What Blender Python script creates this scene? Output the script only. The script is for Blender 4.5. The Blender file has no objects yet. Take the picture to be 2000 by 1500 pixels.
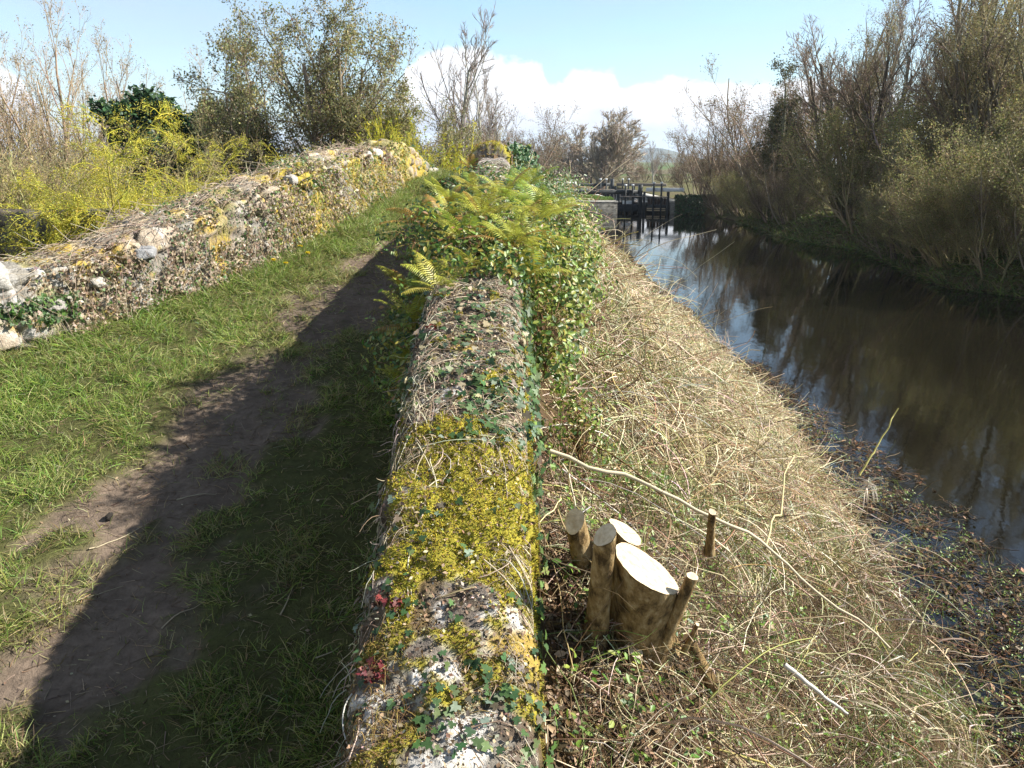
import bpy, math
import numpy as np
from mathutils import Vector

# ------------------------------------------------------------------ camera, world, sun, exposure
scene = bpy.context.scene
COL = scene.collection
EYE = 4.1                                   # the lower canal's water is z = 0
cam_d = bpy.data.cameras.new('camera'); cam = bpy.data.objects.new('camera', cam_d); COL.objects.link(cam)
cam.location = (0, 0, EYE); cam.rotation_euler = (math.radians(75), 0, 0)
cam_d.sensor_width = 36; cam_d.lens = 28.8; cam_d.clip_start = 0.05; cam_d.clip_end = 30000
scene.camera = cam
SUN_AZ, SUN_EL = math.radians(87), math.radians(37)      # clockwise from +Y
scene.view_settings.view_transform = 'Standard'; scene.view_settings.look = 'None'
scene.view_settings.exposure = 1.32; scene.view_settings.gamma = 1.0; scene.view_settings.use_curve_mapping = False
scene.cycles.max_bounces = 6; scene.cycles.diffuse_bounces = 3; scene.cycles.transparent_max_bounces = 6
scene.cycles.transmission_bounces = 3; scene.cycles.glossy_bounces = 3; scene.cycles.volume_bounces = 0
scene.cycles.sample_clamp_indirect = 6; scene.cycles.use_denoising = True

sd = bpy.data.lights.new('sun', 'SUN'); sd.energy = 5.0; sd.angle = math.radians(0.53); sd.color = (1.0, 0.95, 0.87)
sun = bpy.data.objects.new('sun', sd); COL.objects.link(sun)
sdir = Vector((math.sin(SUN_AZ) * math.cos(SUN_EL), math.cos(SUN_AZ) * math.cos(SUN_EL), math.sin(SUN_EL)))
sun.rotation_euler = (-sdir).to_track_quat('-Z', 'Y').to_euler(); sun.location = sdir * 50


def ray(px, py):
    """direction through a pixel of the 2000x1500 photograph"""
    a = math.radians(15); x = (px - 1000) / 1600; v = (750 - py) / 1600
    return Vector((x, math.cos(a) + v * math.sin(a), -math.sin(a) + v * math.cos(a)))


def build_world():
    w = bpy.data.worlds.new('World'); scene.world = w; w.use_nodes = True
    nt = w.node_tree; nt.nodes.clear(); N = nt.nodes.new; L = nt.links.new
    def math_(op, a, b=None, c=None, clamp=False):
        n = N('ShaderNodeMath'); n.operation = op; n.use_clamp = clamp
        for i, v in enumerate((a, b, c)):
            if v is None: continue
            if isinstance(v, (int, float)): n.inputs[i].default_value = v
            else: L(v, n.inputs[i])
        return n.outputs[0]
    def mix(f, a, b):
        n = N('ShaderNodeMix'); n.data_type = 'RGBA'
        for s, v in ((0, f), (6, a), (7, b)):
            if isinstance(v, (int, float, tuple)): n.inputs[s].default_value = v
            else: L(v, n.inputs[s])
        return n.outputs[2]
    out = N('ShaderNodeOutputWorld'); bg = N('ShaderNodeBackground')
    sky = N('ShaderNodeTexSky'); sky.sky_type = 'NISHITA'; sky.sun_disc = False
    sky.sun_elevation = SUN_EL; sky.sun_rotation = SUN_AZ; sky.air_density = 1.0; sky.dust_density = 0.6; sky.ozone_density = 1.2
    tc = N('ShaderNodeTexCoord'); sep = N('ShaderNodeSeparateXYZ'); L(tc.outputs['Generated'], sep.inputs[0])
    az = math_('ARCTAN2', sep.outputs[0], sep.outputs[1]); el = math_('ARCSINE', sep.outputs[2])
    prof = [(-300, 95), (-100, 110), (0, 128), (70, 190), (150, 265), (300, 265), (700, 250), (800, 120), (850, 92), (905, 84), (950, 92), (985, 112), (1020, 112), (1050, 120),
            (1068, 150), (1082, 166), (1100, 158), (1122, 134), (1150, 128), (1190, 132), (1208, 150), (1222, 174), (1240, 168),
            (1262, 156), (1300, 148), (1350, 144), (1400, 156), (1450, 152), (1520, 154), (1700, 165), (1900, 220), (2300, 235)]
    pts = []
    for c, r in prof:
        d = ray(c, r).normalized(); pts.append((math.atan2(d.x, d.y), math.asin(d.z)))
    A0, A1 = -0.9, 1.0
    fc = N('ShaderNodeFloatCurve'); cu = fc.mapping.curves[0]
    norm = [((a - A0) / (A1 - A0), e / 0.3) for a, e in pts]
    cu.points[0].location = (0, norm[0][1]); cu.points[1].location = (1, norm[-1][1])
    for p in norm:
        if 0.005 < p[0] < 0.995: cu.points.new(*p)
    for p in cu.points: p.handle_type = 'AUTO'
    fc.mapping.update()
    L(math_('DIVIDE', math_('SUBTRACT', az, A0), A1 - A0, clamp=True), fc.inputs['Value'])
    top = math_('MULTIPLY', fc.outputs[0], 0.3)
    cmb = N('ShaderNodeCombineXYZ'); L(az, cmb.inputs[0]); L(math_('MULTIPLY', el, 1.5), cmb.inputs[1])
    def noise(scale, detail, rough=0.55, vec=cmb.outputs[0]):
        n = N('ShaderNodeTexNoise'); n.inputs['Scale'].default_value = scale; n.inputs['Detail'].default_value = detail
        n.inputs['Roughness'].default_value = rough; L(vec, n.inputs['Vector']); return n.outputs[0]
    n1 = noise(26, 5, 0.6)
    edge = math_('ADD', math_('SUBTRACT', top, el), math_('MULTIPLY', math_('SUBTRACT', n1, 0.5), 0.035))
    mask = math_('MULTIPLY', edge, 140, clamp=True)
    # grey undersides between 2.2 and 4.3 degrees, paler gaps near the horizon
    n2 = noise(9, 4)
    under = math_('MULTIPLY', math_('SUBTRACT', math_('ADD', math_('MULTIPLY', math_('SUBTRACT', 0.074, el), 22), math_('MULTIPLY', math_('SUBTRACT', n2, 0.5), 3.2)), 0.15), 1.0, clamp=True)
    low = math_('MULTIPLY', math_('SUBTRACT', 0.040, math_('ADD', el, math_('MULTIPLY', math_('SUBTRACT', n1, 0.5), 0.03))), 90, clamp=True)
    ccol = mix(under, (0.50, 0.50, 0.51, 1), (0.27, 0.295, 0.355, 1))
    ccol = mix(low, ccol, (0.37, 0.43, 0.47, 1))
    # thin high veil
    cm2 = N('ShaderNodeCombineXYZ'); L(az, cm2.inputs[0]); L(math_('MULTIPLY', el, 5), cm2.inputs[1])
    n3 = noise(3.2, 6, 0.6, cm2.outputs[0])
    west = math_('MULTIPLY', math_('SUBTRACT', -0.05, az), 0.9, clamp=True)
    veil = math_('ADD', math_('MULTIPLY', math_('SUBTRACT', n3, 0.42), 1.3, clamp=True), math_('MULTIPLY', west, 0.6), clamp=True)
    skym = N('ShaderNodeVectorMath'); skym.operation = 'MULTIPLY'; L(sky.outputs[0], skym.inputs[0]); skym.inputs[1].default_value = (SKY * 0.92, SKY * 1.02, SKY * 1.06)
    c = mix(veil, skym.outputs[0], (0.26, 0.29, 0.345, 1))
    c = mix(mask, c, ccol)
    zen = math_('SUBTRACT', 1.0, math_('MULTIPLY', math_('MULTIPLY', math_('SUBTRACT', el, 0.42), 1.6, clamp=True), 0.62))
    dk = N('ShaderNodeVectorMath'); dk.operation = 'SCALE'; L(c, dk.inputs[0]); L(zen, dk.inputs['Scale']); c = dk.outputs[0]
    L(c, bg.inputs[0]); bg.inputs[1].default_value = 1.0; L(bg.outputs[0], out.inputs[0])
SKY = 0.083
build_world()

# ------------------------------------------------------------------ numeric helpers
R = np.random.default_rng(7)
def hsh(*a):
    h = np.zeros(np.shape(a[0]), dtype=np.int64)
    for i, v in enumerate(a): h = (h * 374761393 + v.astype(np.int64) * (668265263 + 1274126177 * i)) & 0x7fffffff
    h = ((h ^ (h >> 13)) * 1274126177) & 0x7fffffff
    return ((h ^ (h >> 16)) & 0xffffff) / float(0xffffff)
def vn(x, y, s=0):
    x = np.asarray(x, float); y = np.asarray(y, float); xi = np.floor(x); yi = np.floor(y); fx = x - xi; fy = y - yi
    fx = fx * fx * (3 - 2 * fx); fy = fy * fy * (3 - 2 * fy); S = np.zeros_like(xi) + s
    a = hsh(xi, yi, S); b = hsh(xi + 1, yi, S); c = hsh(xi, yi + 1, S); d = hsh(xi + 1, yi + 1, S)
    return (a * (1 - fx) + b * fx) * (1 - fy) + (c * (1 - fx) + d * fx) * fy
def fbm(x, y, s=0, o=4):
    t = 0; a = 0.5; n = 0
    for i in range(o): t = t + a * vn(np.asarray(x) * 2 ** i, np.asarray(y) * 2 ** i, s + i * 17); n += a; a *= .5
    return t / n
def voro(x, y, s=0):
    xi = np.floor(x); yi = np.floor(y); f1 = np.full(np.shape(x), 9.); f2 = f1.copy(); idv = np.zeros(np.shape(x))
    for dx in (-1, 0, 1):
        for dy in (-1, 0, 1):
            cx = xi + dx; cy = yi + dy; S = np.zeros_like(cx) + s
            px = cx + .5 + .8 * (hsh(cx, cy, S) - .5); py = cy + .5 + .8 * (hsh(cx, cy, S + 5) - .5)
            d = np.hypot(px - x, py - y); m = d < f1
            f2 = np.where(m, f1, np.minimum(f2, d)); idv = np.where(m, hsh(cx, cy, S + 9), idv); f1 = np.where(m, d, f1)
    return f1, f2, idv
def sstep(a, b, x):
    t = np.clip((np.asarray(x, float) - a) / (b - a), 0, 1); return t * t * (3 - 2 * t)
def nrm(v): return v / np.maximum(np.linalg.norm(v, axis=-1, keepdims=True), 1e-9)
def pal(n, entries, jit=0.12, rng=R):
    c = np.array([e[0] for e in entries], float); w = np.array([e[1] for e in entries], float)
    k = rng.choice(len(c), n, p=w / w.sum()); o = c[k]
    return np.clip(o * (1 + jit * rng.standard_normal((n, 1))) * (1 + jit * .4 * rng.standard_normal((n, 3))), 0.002, 0.95)

# ------------------------------------------------------------------ materials
def new_mat(name):
    m = bpy.data.materials.new(name); m.use_nodes = True
    return m, m.node_tree, m.node_tree.nodes['Principled BSDF']
def attr_mat(name, rough=0.7, transl=0.0, spec=0.3, bump=0.0, bscale=40, var=0.0, vscale=30):
    m, nt, b = new_mat(name); N = nt.nodes.new; L = nt.links.new
    at = N('ShaderNodeAttribute'); at.attribute_name = 'col'; colr = at.outputs['Color']
    b.inputs['Roughness'].default_value = rough; b.inputs['Specular IOR Level'].default_value = spec
    tc = N('ShaderNodeTexCoord')
    if var:
        n = N('ShaderNodeTexNoise'); n.inputs['Scale'].default_value = vscale; n.inputs['Detail'].default_value = 6; n.inputs['Roughness'].default_value = .7
        L(tc.outputs['Object'], n.inputs['Vector'])
        mr = N('ShaderNodeMapRange'); mr.inputs[1].default_value = .3; mr.inputs[2].default_value = .7; mr.inputs[3].default_value = 1 - var; mr.inputs[4].default_value = 1 + var
        L(n.outputs[0], mr.inputs[0]); mu = N('ShaderNodeVectorMath'); mu.operation = 'SCALE'; L(colr, mu.inputs[0]); L(mr.outputs[0], mu.inputs['Scale']); colr = mu.outputs[0]
    L(colr, b.inputs['Base Color'])
    if bump:
        n = N('ShaderNodeTexNoise'); n.inputs['Scale'].default_value = bscale; n.inputs['Detail'].default_value = 8; n.inputs['Roughness'].default_value = .65
        L(tc.outputs['Object'], n.inputs['Vector']); bp = N('ShaderNodeBump'); bp.inputs['Strength'].default_value = bump; bp.inputs['Distance'].default_value = 0.02
        L(n.outputs[0], bp.inputs['Height']); L(bp.outputs[0], b.inputs['Normal'])
    if transl:
        t = N('ShaderNodeBsdfTranslucent'); L(colr, t.inputs[0]); mx = N('ShaderNodeMixShader'); mx.inputs[0].default_value = transl
        L(b.outputs[0], mx.inputs[1]); L(t.outputs[0], mx.inputs[2]); L(mx.outputs[0], nt.nodes['Material Output'].inputs[0])
    return m
def noise_mat(name, c1, c2, scale=8, rough=0.8, bump=0.3, spec=0.3, stretch=(1, 1, 1), lo=.35, hi=.65, c3=None):
    m, nt, b = new_mat(name); N = nt.nodes.new; L = nt.links.new
    tc = N('ShaderNodeTexCoord'); mp = N('ShaderNodeMapping'); mp.inputs['Scale'].default_value = stretch; L(tc.outputs['Object'], mp.inputs[0])
    n = N('ShaderNodeTexNoise'); n.inputs['Scale'].default_value = scale; n.inputs['Detail'].default_value = 8; n.inputs['Roughness'].default_value = .65; L(mp.outputs[0], n.inputs['Vector'])
    r = N('ShaderNodeValToRGB'); r.color_ramp.elements[0].position = lo; r.color_ramp.elements[1].position = hi
    r.color_ramp.elements[0].color = (*c1, 1); r.color_ramp.elements[1].color = (*c2, 1)
    if c3: e = r.color_ramp.elements.new((lo + hi) / 2); e.color = (*c3, 1)
    L(n.outputs[0], r.inputs[0]); L(r.outputs[0], b.inputs['Base Color'])
    b.inputs['Roughness'].default_value = rough; b.inputs['Specular IOR Level'].default_value = spec
    if bump:
        bp = N('ShaderNodeBump'); bp.inputs['Strength'].default_value = bump; bp.inputs['Distance'].default_value = .02; L(n.outputs[0], bp.inputs['Height']); L(bp.outputs[0], b.inputs['Normal'])
    return m
M = dict(
    ground=attr_mat('ground_soil', .95, 0, .1, .7, 45, .3, 22),
    stone=attr_mat('rubble_stone', .92, 0, .15, .9, 60, .32, 55),
    grass=attr_mat('grass_blade', .5, .35, .35),
    leaf=attr_mat('leaf', .45, .28, .45),
    ivy=attr_mat('ivy_leaf', .48, .15, .3),
    straw=attr_mat('dry_stalk', .6, .15, .3),
    bark=attr_mat('bark', .85, 0, .2, .5, 25, .2, 12),
    twig=attr_mat('twig', .8, 0, .2),
    moss=attr_mat('moss', .8, .25, .15),
    tleaf=attr_mat('tree_leaf', .5, .45, .3),
    needle=attr_mat('evergreen_foliage', .5, .15, .3),
    blackwood=noise_mat('black_painted_timber', (.012, .014, .014), (.035, .04, .04), 12, .55, .2, .4),
    greywood=noise_mat('weathered_timber', (.10, .085, .07), (.24, .21, .18), 9, .8, .3, .2, (1, 6, 6)),
    whitepaint=noise_mat('white_painted_timber', (.62, .64, .64), (.82, .83, .82), 6, .5, .1),
    brownboard=noise_mat('wet_brown_boards', (.05, .032, .025), (.13, .085, .06), 7, .6, .3),
    lockstone=noise_mat('lock_ashlar', (.10, .095, .08), (.26, .25, .22), 3, .9, .5, .15, (1, 1, 2.5)),
    capstone=noise_mat('pale_coping', (.30, .29, .25), (.5, .48, .43), 5, .85, .3),
    cutwood=noise_mat('fresh_cut_wood', (.42, .31, .18), (.66, .54, .36), 45, .6, .25, .25),
    logbark=noise_mat('willow_bark', (.07, .045, .02), (.40, .31, .17), 34, .85, 1.0, .15, (1, 1, .4), .38, .66, c3=(.25, .165, .07)),
    petal=noise_mat('dandelion_petals', (.75, .55, .01), (.85, .68, .02), 60, .5, .2),
    hill=noise_mat('far_hill', (.045, .06, .03), (.10, .10, .05), .01, .95, 0, .1),
    boatwhite=noise_mat('boat_paint', (.6, .6, .58), (.75, .75, .72), 4, .4, 0),
)
def water_mat(name, deep, bump, scale, stretch):
    m, nt, b = new_mat(name); N = nt.nodes.new; L = nt.links.new
    b.inputs['Base Color'].default_value = (*deep, 1); b.inputs['Roughness'].default_value = .035; b.inputs['IOR'].default_value = 1.333; b.inputs['Specular IOR Level'].default_value = .5
    tc = N('ShaderNodeTexCoord'); mp = N('ShaderNodeMapping'); mp.inputs['Scale'].default_value = stretch; L(tc.outputs['Object'], mp.inputs[0])
    n = N('ShaderNodeTexNoise'); n.inputs['Scale'].default_value = scale; n.inputs['Detail'].default_value = 5; n.inputs['Roughness'].default_value = .5; L(mp.outputs[0], n.inputs['Vector'])
    bp = N('ShaderNodeBump'); bp.inputs['Strength'].default_value = bump; bp.inputs['Distance'].default_value = .03; L(n.outputs[0], bp.inputs['Height']); L(bp.outputs[0], b.inputs['Normal'])
    return m
M['water'] = water_mat('dark_canal_water', (.007, .006, .0035), .12, 2.2, (1, .55, 1))
M['water2'] = water_mat('upper_canal_water', (.03, .035, .035), .5, 1.2, (1, .5, 1))

# ------------------------------------------------------------------ mesh helpers
def build(name, V, Fs, mat, cols=None, parent=None, smooth=False, link=True):
    """V (n,3); Fs list of (m,k) index arrays; cols (n,3)"""
    me = bpy.data.meshes.new(name); V = np.asarray(V, np.float32)
    me.vertices.add(len(V)); me.vertices.foreach_set('co', V.ravel())
    li = np.concatenate([f.ravel() for f in Fs]).astype(np.int32)
    tot = np.concatenate([np.full(len(f), f.shape[1], np.int32) for f in Fs])
    st = np.concatenate([[0], np.cumsum(tot)[:-1]]).astype(np.int32)
    me.loops.add(len(li)); me.loops.foreach_set('vertex_index', li)
    me.polygons.add(len(tot)); me.polygons.foreach_set('loop_start', st)
    if smooth: me.polygons.foreach_set('use_smooth', np.ones(len(tot), bool))
    me.update(calc_edges=True)
    if cols is not None:
        a = me.color_attributes.new('col', 'FLOAT_COLOR', 'POINT'); c = np.ones((len(V), 4), np.float32); c[:, :3] = cols; a.data.foreach_set('color', c.ravel())
    me.materials.append(mat)
    if not link: return me
    return put(name, me, parent)
def put(name, me, parent=None):
    o = bpy.data.objects.new(name, me); COL.objects.link(o)
    if parent: o.parent = parent
    return o
def tag(o, label=None, cat=None, group=None, kind=None):
    if label: o['label'] = label
    if cat: o['category'] = cat
    if group: o['group'] = group
    if kind: o['kind'] = kind
    return o
def empty(name, loc, rz=0, s=1):
    o = bpy.data.objects.new(name, None); COL.objects.link(o); o.location = loc; o.rotation_euler = (0, 0, rz)
    o.scale = (s, s, s) if not hasattr(s, '__len__') else s
    o.empty_display_size = .2; return o
def tubes(P, Rd, S=3, C=None):
    """P (N,K,3) polylines, Rd (N,K) radii -> V, F, cols ; S=2 makes ribbons"""
    N, K, _ = P.shape; T = np.gradient(P, axis=1); T = nrm(T)
    ref = nrm(np.random.default_rng(N * 7 + K).standard_normal((N, 1, 3))); ref = np.broadcast_to(ref, T.shape)
    a = nrm(np.cross(T, ref)); b = np.cross(T, a)
    if S == 2:
        V = np.stack([P - a * Rd[..., None], P + a * Rd[..., None]], 2)
    else:
        th = np.arange(S) / S * 2 * np.pi
        V = P[:, :, None] + Rd[:, :, None, None] * (a[:, :, None] * np.cos(th)[None, None, :, None] + b[:, :, None] * np.sin(th)[None, None, :, None])
    V = V.reshape(-1, 3)
    i = np.arange(N)[:, None, None] * K * S; k = np.arange(K - 1)[None, :, None] * S
    s = np.arange(S if S > 2 else 1)[None, None, :]; s2 = (s + 1) % S
    F = np.stack([i + k + s, i + k + s2, i + k + S + s2, i + k + S + s], -1).reshape(-1, 4)
    cols = None if C is None else np.repeat(C, K * S, axis=0)
    return V, F, cols
class Bag:
    def __init__(s): s.V = []; s.F = {}; s.C = []; s.n = 0
    def add(s, V, F, C):
        if len(V) == 0: return
        s.V.append(V); s.C.append(np.broadcast_to(np.asarray(C, float), (len(V), 3))); s.F.setdefault(F.shape[1], []).append(F + s.n); s.n += len(V)
    def tubes(s, P, Rd, S, C): V, F, c = tubes(P, Rd, S, C); s.add(V, F, c)
    def obj(s, name, mat, parent=None, smooth=False, link=True):
        return build(name, np.concatenate(s.V), [np.concatenate(f) for f in s.F.values()], mat, np.concatenate(s.C), parent, smooth, link)
    def box(s, lo, hi, C=(.3, .3, .3), rz=0, piv=None):
        lo = np.array(lo, float); hi = np.array(hi, float)
        V = np.array([[x, y, z] for z in (lo[2], hi[2]) for y in (lo[1], hi[1]) for x in (lo[0], hi[0])])
        if rz:
            p = np.array(piv if piv is not None else (lo + hi) / 2); c, q = math.cos(rz), math.sin(rz)
            d = V - p; V = p + np.stack([d[:, 0] * c - d[:, 1] * q, d[:, 0] * q + d[:, 1] * c, d[:, 2]], 1)
        s.add(V, np.array([[0, 2, 3, 1], [4, 5, 7, 6], [0, 1, 5, 4], [2, 6, 7, 3], [0, 4, 6, 2], [1, 3, 7, 5]]), C)

# leaf templates: (verts, tri list); x along the leaf, y across, z up
T_OVAL = (np.array([[0, 0, 0], [.35, .26, .07], [.75, .2, .05], [1, 0, -.05], [.75, -.2, .05], [.35, -.26, .07], [.5, 0, -.02]]),
          np.array([[0, 6, 1], [1, 6, 2], [2, 6, 3], [3, 6, 4], [4, 6, 5], [5, 6, 0]]))
T_IVY = (np.array([[.12, 0, 0], [-.08, .22, .03], [.18, .52, -.04], [.38, .28, .03], [.66, .36, -.02], [.72, .14, .03], [1.05, 0, -.06], [.72, -.14, .03], [.66, -.36, -.02], [.38, -.28, .03], [.18, -.52, -.04], [-.08, -.22, .03], [.42, 0, .0]]),
         np.array([[12, 0, 1], [12, 1, 2], [12, 2, 3], [12, 3, 4], [12, 4, 5], [12, 5, 6], [12, 6, 7], [12, 7, 8], [12, 8, 9], [12, 9, 10], [12, 10, 11], [12, 11, 0]]))
T_TRI = (np.array([[0, 0, 0], [.5, .3, .06], [1, 0, 0], [.5, -.3, .06]]), np.array([[0, 2, 1], [0, 3, 2]]))
def leaves(bag, P, Nn, size, cols, T=T_OVAL, rng=R, heading=None, jit=.6):
    n = len(P)
    if n == 0: return
    Nn = nrm(Nn + jit * rng.standard_normal((n, 3)))
    h = rng.standard_normal((n, 3)) if heading is None else heading + .5 * rng.standard_normal((n, 3))
    X = nrm(h - Nn * np.sum(h * Nn, 1, keepdims=True)); Y = np.cross(Nn, X)
    t, f = T; s = np.asarray(size)[:, None, None] if np.ndim(size) else size
    V = P[:, None] + s * (t[None, :, 0:1] * X[:, None] + t[None, :, 1:2] * Y[:, None] + t[None, :, 2:3] * Nn[:, None])
    F = (np.arange(n)[:, None, None] * len(t) + f[None]).reshape(-1, 3)
    bag.add(V.reshape(-1, 3), F, np.repeat(cols, len(t), axis=0))
def grid(xs, ys, zf, name, mat, cf, smooth=True):
    X, Y = np.meshgrid(xs, ys, indexing='ij'); Z = zf(X, Y); V = np.stack([X, Y, Z], -1).reshape(-1, 3)
    nx, ny = X.shape; i = np.arange(nx - 1)[:, None] * ny + np.arange(ny - 1)[None]
    F = np.stack([i, i + ny, i + ny + 1, i + 1], -1).reshape(-1, 4)
    return build(name, V, [F], mat, cf(X, Y, Z).reshape(-1, 3), smooth=smooth)

# ------------------------------------------------------------------ the lie of the land
def ci(xs, ys, pts, sm=.35):
    px = [p[0] for p in pts]; py = [p[1] for p in pts]
    return sum(np.interp(xs + d * sm, px, py) for d in (-1, -.5, 0, .5, 1)) / 5 if sm else np.interp(xs, px, py)
PATH = [(-6, 3.1), (-3, 2.75), (0, 2.3), (2.8, 1.82), (5.6, 1.33), (8, .93), (9.6, .68), (13, .36), (16.5, .22), (18, .3), (22, .9), (30, 2.2), (40, 2.9)]
def zpath(y): return EYE - ci(np.asarray(y, float), None, PATH)
WTOP = [(-6, 3.0), (0, 2.3), (1.0, 1.75), (1.35, 1.40), (1.5, 1.29), (2.1, 1.04), (2.9, .79), (3.8, .62), (6, .36), (8, .18), (10.5, .05), (12.4, .0)]
def zwall(y):
    y = np.asarray(y, float); z = EYE - np.interp(y, [p[0] for p in WTOP], [p[1] for p in WTOP])
    return z + sstep(12.4, 12.6, y) * .27 - sstep(14, 20, y) * 1.2
def wallx(y): return -.150 - .009 * np.asarray(y, float) - .08 * sstep(11, 14, y)
def wallhw(y): return .188 + .10 * sstep(12.3, 12.6, y)
LWX = [(-3, -9.5), (1, -6.9), (3.5, -5.1), (5.6, -3.62), (6.7, -2.92), (7.7, -2.42), (9.6, -1.92), (13, -1.62), (16.5, -1.5), (20, -1.7)]
def lwx(y): return ci(np.asarray(y, float), None, LWX, .5)
LWZ = [(-3, -2.0), (1, -1.6), (3.5, -1.12), (5.6, -.80), (6.1, -.78), (6.7, -.60), (7.7, -.33), (9.3, -.04), (10.7, .10), (12, .12), (12.12, .26), (13.3, .2), (15, .05), (16, -.1), (17.2, -.4)]
def lwz(y): return EYE + np.interp(y, [p[0] for p in LWZ], [p[1] for p in LWZ])
XL = [(-10, 3.1), (4, 3.2), (5, 3.35), (6.3, 3.55), (8.5, 3.9), (11, 4.3), (14, 4.6), (21, 5.0), (45, 5.7), (71, 4.4)]
XR = [(-10, 22), (20, 18.5), (26, 16.3), (28, 15.0), (34, 16.0), (41, 17.2), (44, 16.2), (50, 15.8), (56, 16.4), (62, 16.6), (70, 16.0), (71.5, 14.0)]
def bank(x, y):
    y0 = zpath(y) + .25 + .30 * sstep(4.2, 2.8, y) * sstep(1.2, .5, x); z0 = y0 + (1.5 - y0) * sstep(12.5, 16, y)
    z0 = z0 + (1.5 - z0) * sstep(30, 60, y)
    xl = np.interp(y, [p[0] for p in XL], [p[1] for p in XL]) + .35 * (vn(y * .7, y * 0, 3) - .5)
    t = np.clip((x - .1) / (xl - .1), -.2, 1.6)
    flat = sstep(0, .75, .12 - t) * 0
    z = z0 * (1 - t) - .10 * np.sin(np.clip(t, 0, 1) * np.pi) * z0 + flat
    z = z + .40 * np.exp(-((x - .48) / .36) ** 2 - ((y - 2.3) / .5) ** 2)
    far = sstep(20, 34, y)
    zf = 1.5 * (1 - sstep(.55, 1.0, t)) - .9 * np.clip(t - 1, 0, 1)
    return z * (1 - far) + zf * far
def H(x, y):
    x = np.asarray(x, float); y = np.asarray(y, float)
    zp = zpath(y); low = 1.0 + .25 * (fbm(x * .12, y * .12, 4) - .5) + .5 * sstep(50, 120, y)
    b = np.maximum(bank(x, y), -1.0)
    xr = np.interp(y, [p[0] for p in XR], [p[1] for p in XR]) + .5 * (vn(y * .5, y * 0, 8) - .5)
    rb = -1.0 + 1.0 * sstep(-.5, 0, x - xr) + 1.25 * sstep(0, 2.2, x - xr) + .5 * sstep(3, 14, x - xr)
    rr = np.maximum(b, rb)
    lw = lwx(y); left = zp + (low - zp) * sstep(.1, 1.6, (lw - .2) - x)
    z = np.where(x > wallx(y), rr, left)
    # beyond the lock: upper level, its pond cut down
    up = 1.10 + .12 * (fbm(x * .2, y * .2, 6) - .5)
    mound = .40 * np.exp(-((x - 6.3) / 1.7) ** 2 - ((y - 74.5) / 1.4) ** 2)
    cut = sstep(0, 1.2, x + 3) * sstep(0, 1.2, 15 - x) * sstep(0, 1.5, y - 78.5) * sstep(0, 3, 138 - y - .4 * (x - 4))
    up = up + mound - 1.2 * cut + np.clip(y - 200, 0, None) * .004 * (1 + .6 * np.sin(x * .006 + 1)) * sstep(200, 500, y) * (1 - sstep(1500, 3500, y))
    t = sstep(71.7, 72.7, y) * sstep(-8, -2, x) + (1 - sstep(-8, -2, x)) * sstep(64, 84, y)
    z = z * (1 - t) + up * t
    ch = (x > 9.05) & (x < 13.55) & (y > 70.5) & (y < 96)
    return np.where(ch, -1.0, z)

RP = np.random.default_rng(3)
def soil(x, y):
    """0 grass .. 1 bare trodden soil"""
    c = np.interp(y, [0, 3, 5, 7, 9.5, 13, 17], [-2.0, -1.95, -1.62, -1.42, -1.12, -1.0, -1.05])
    w = np.interp(y, [0, 3, 7, 10, 17], [.75, .62, .42, .26, .22])
    s = 1 - np.abs(x - c) / w - .9 * sstep(3.9, 3.0, y) * sstep(-1.55, -1.95, x); s = s + 2.4 * (fbm(x * 2.6, y * 1.7, 21) - .5) + .9 * (fbm(x * 8, y * 6, 23) - .5)
    return sstep(.0, .55, s)
def path_z(X, Y):
    s = soil(X, Y)
    return zpath(Y) - .035 * s + .035 * (fbm(X * 2.5, Y * 2.5, 31) - .5) + .018 * (fbm(X * 14, Y * 14, 33) - .5) + .05 * sstep(.5, 0, np.abs(X - lwx(Y)))
def path_col(X, Y, Z):
    s = soil(X, Y)[..., None]; n = fbm(X * 6, Y * 6, 41)[..., None]; n2 = fbm(X * 30, Y * 30, 43)[..., None]
    dirt = np.array([.150, .114, .085]) * (.7 + .55 * n) * (.75 + .5 * n2); turf = np.array([.072, .074, .026]) * (.7 + .6 * n2)
    return dirt * s + turf * (1 - s)
ys = np.concatenate([np.arange(-2, 7, .03), np.arange(7, 13, .05), np.arange(13, 24.1, .15)])
us = np.linspace(0, 1, 110)
U, Yg = np.meshgrid(us, ys, indexing='ij'); Xg = (lwx(Yg) - .25) * (1 - U) + (wallx(Yg) + .1) * U; Zg = path_z(Xg, Yg)
nx, ny = U.shape; ii = np.arange(nx - 1)[:, None] * ny + np.arange(ny - 1)[None]
tag(build('path', np.stack([Xg, Yg, Zg], -1).reshape(-1, 3), [np.stack([ii, ii + ny, ii + ny + 1, ii + 1], -1).reshape(-1, 4)], M['ground'], path_col(Xg, Yg, Zg).reshape(-1, 3), smooth=True), kind='structure')

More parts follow.
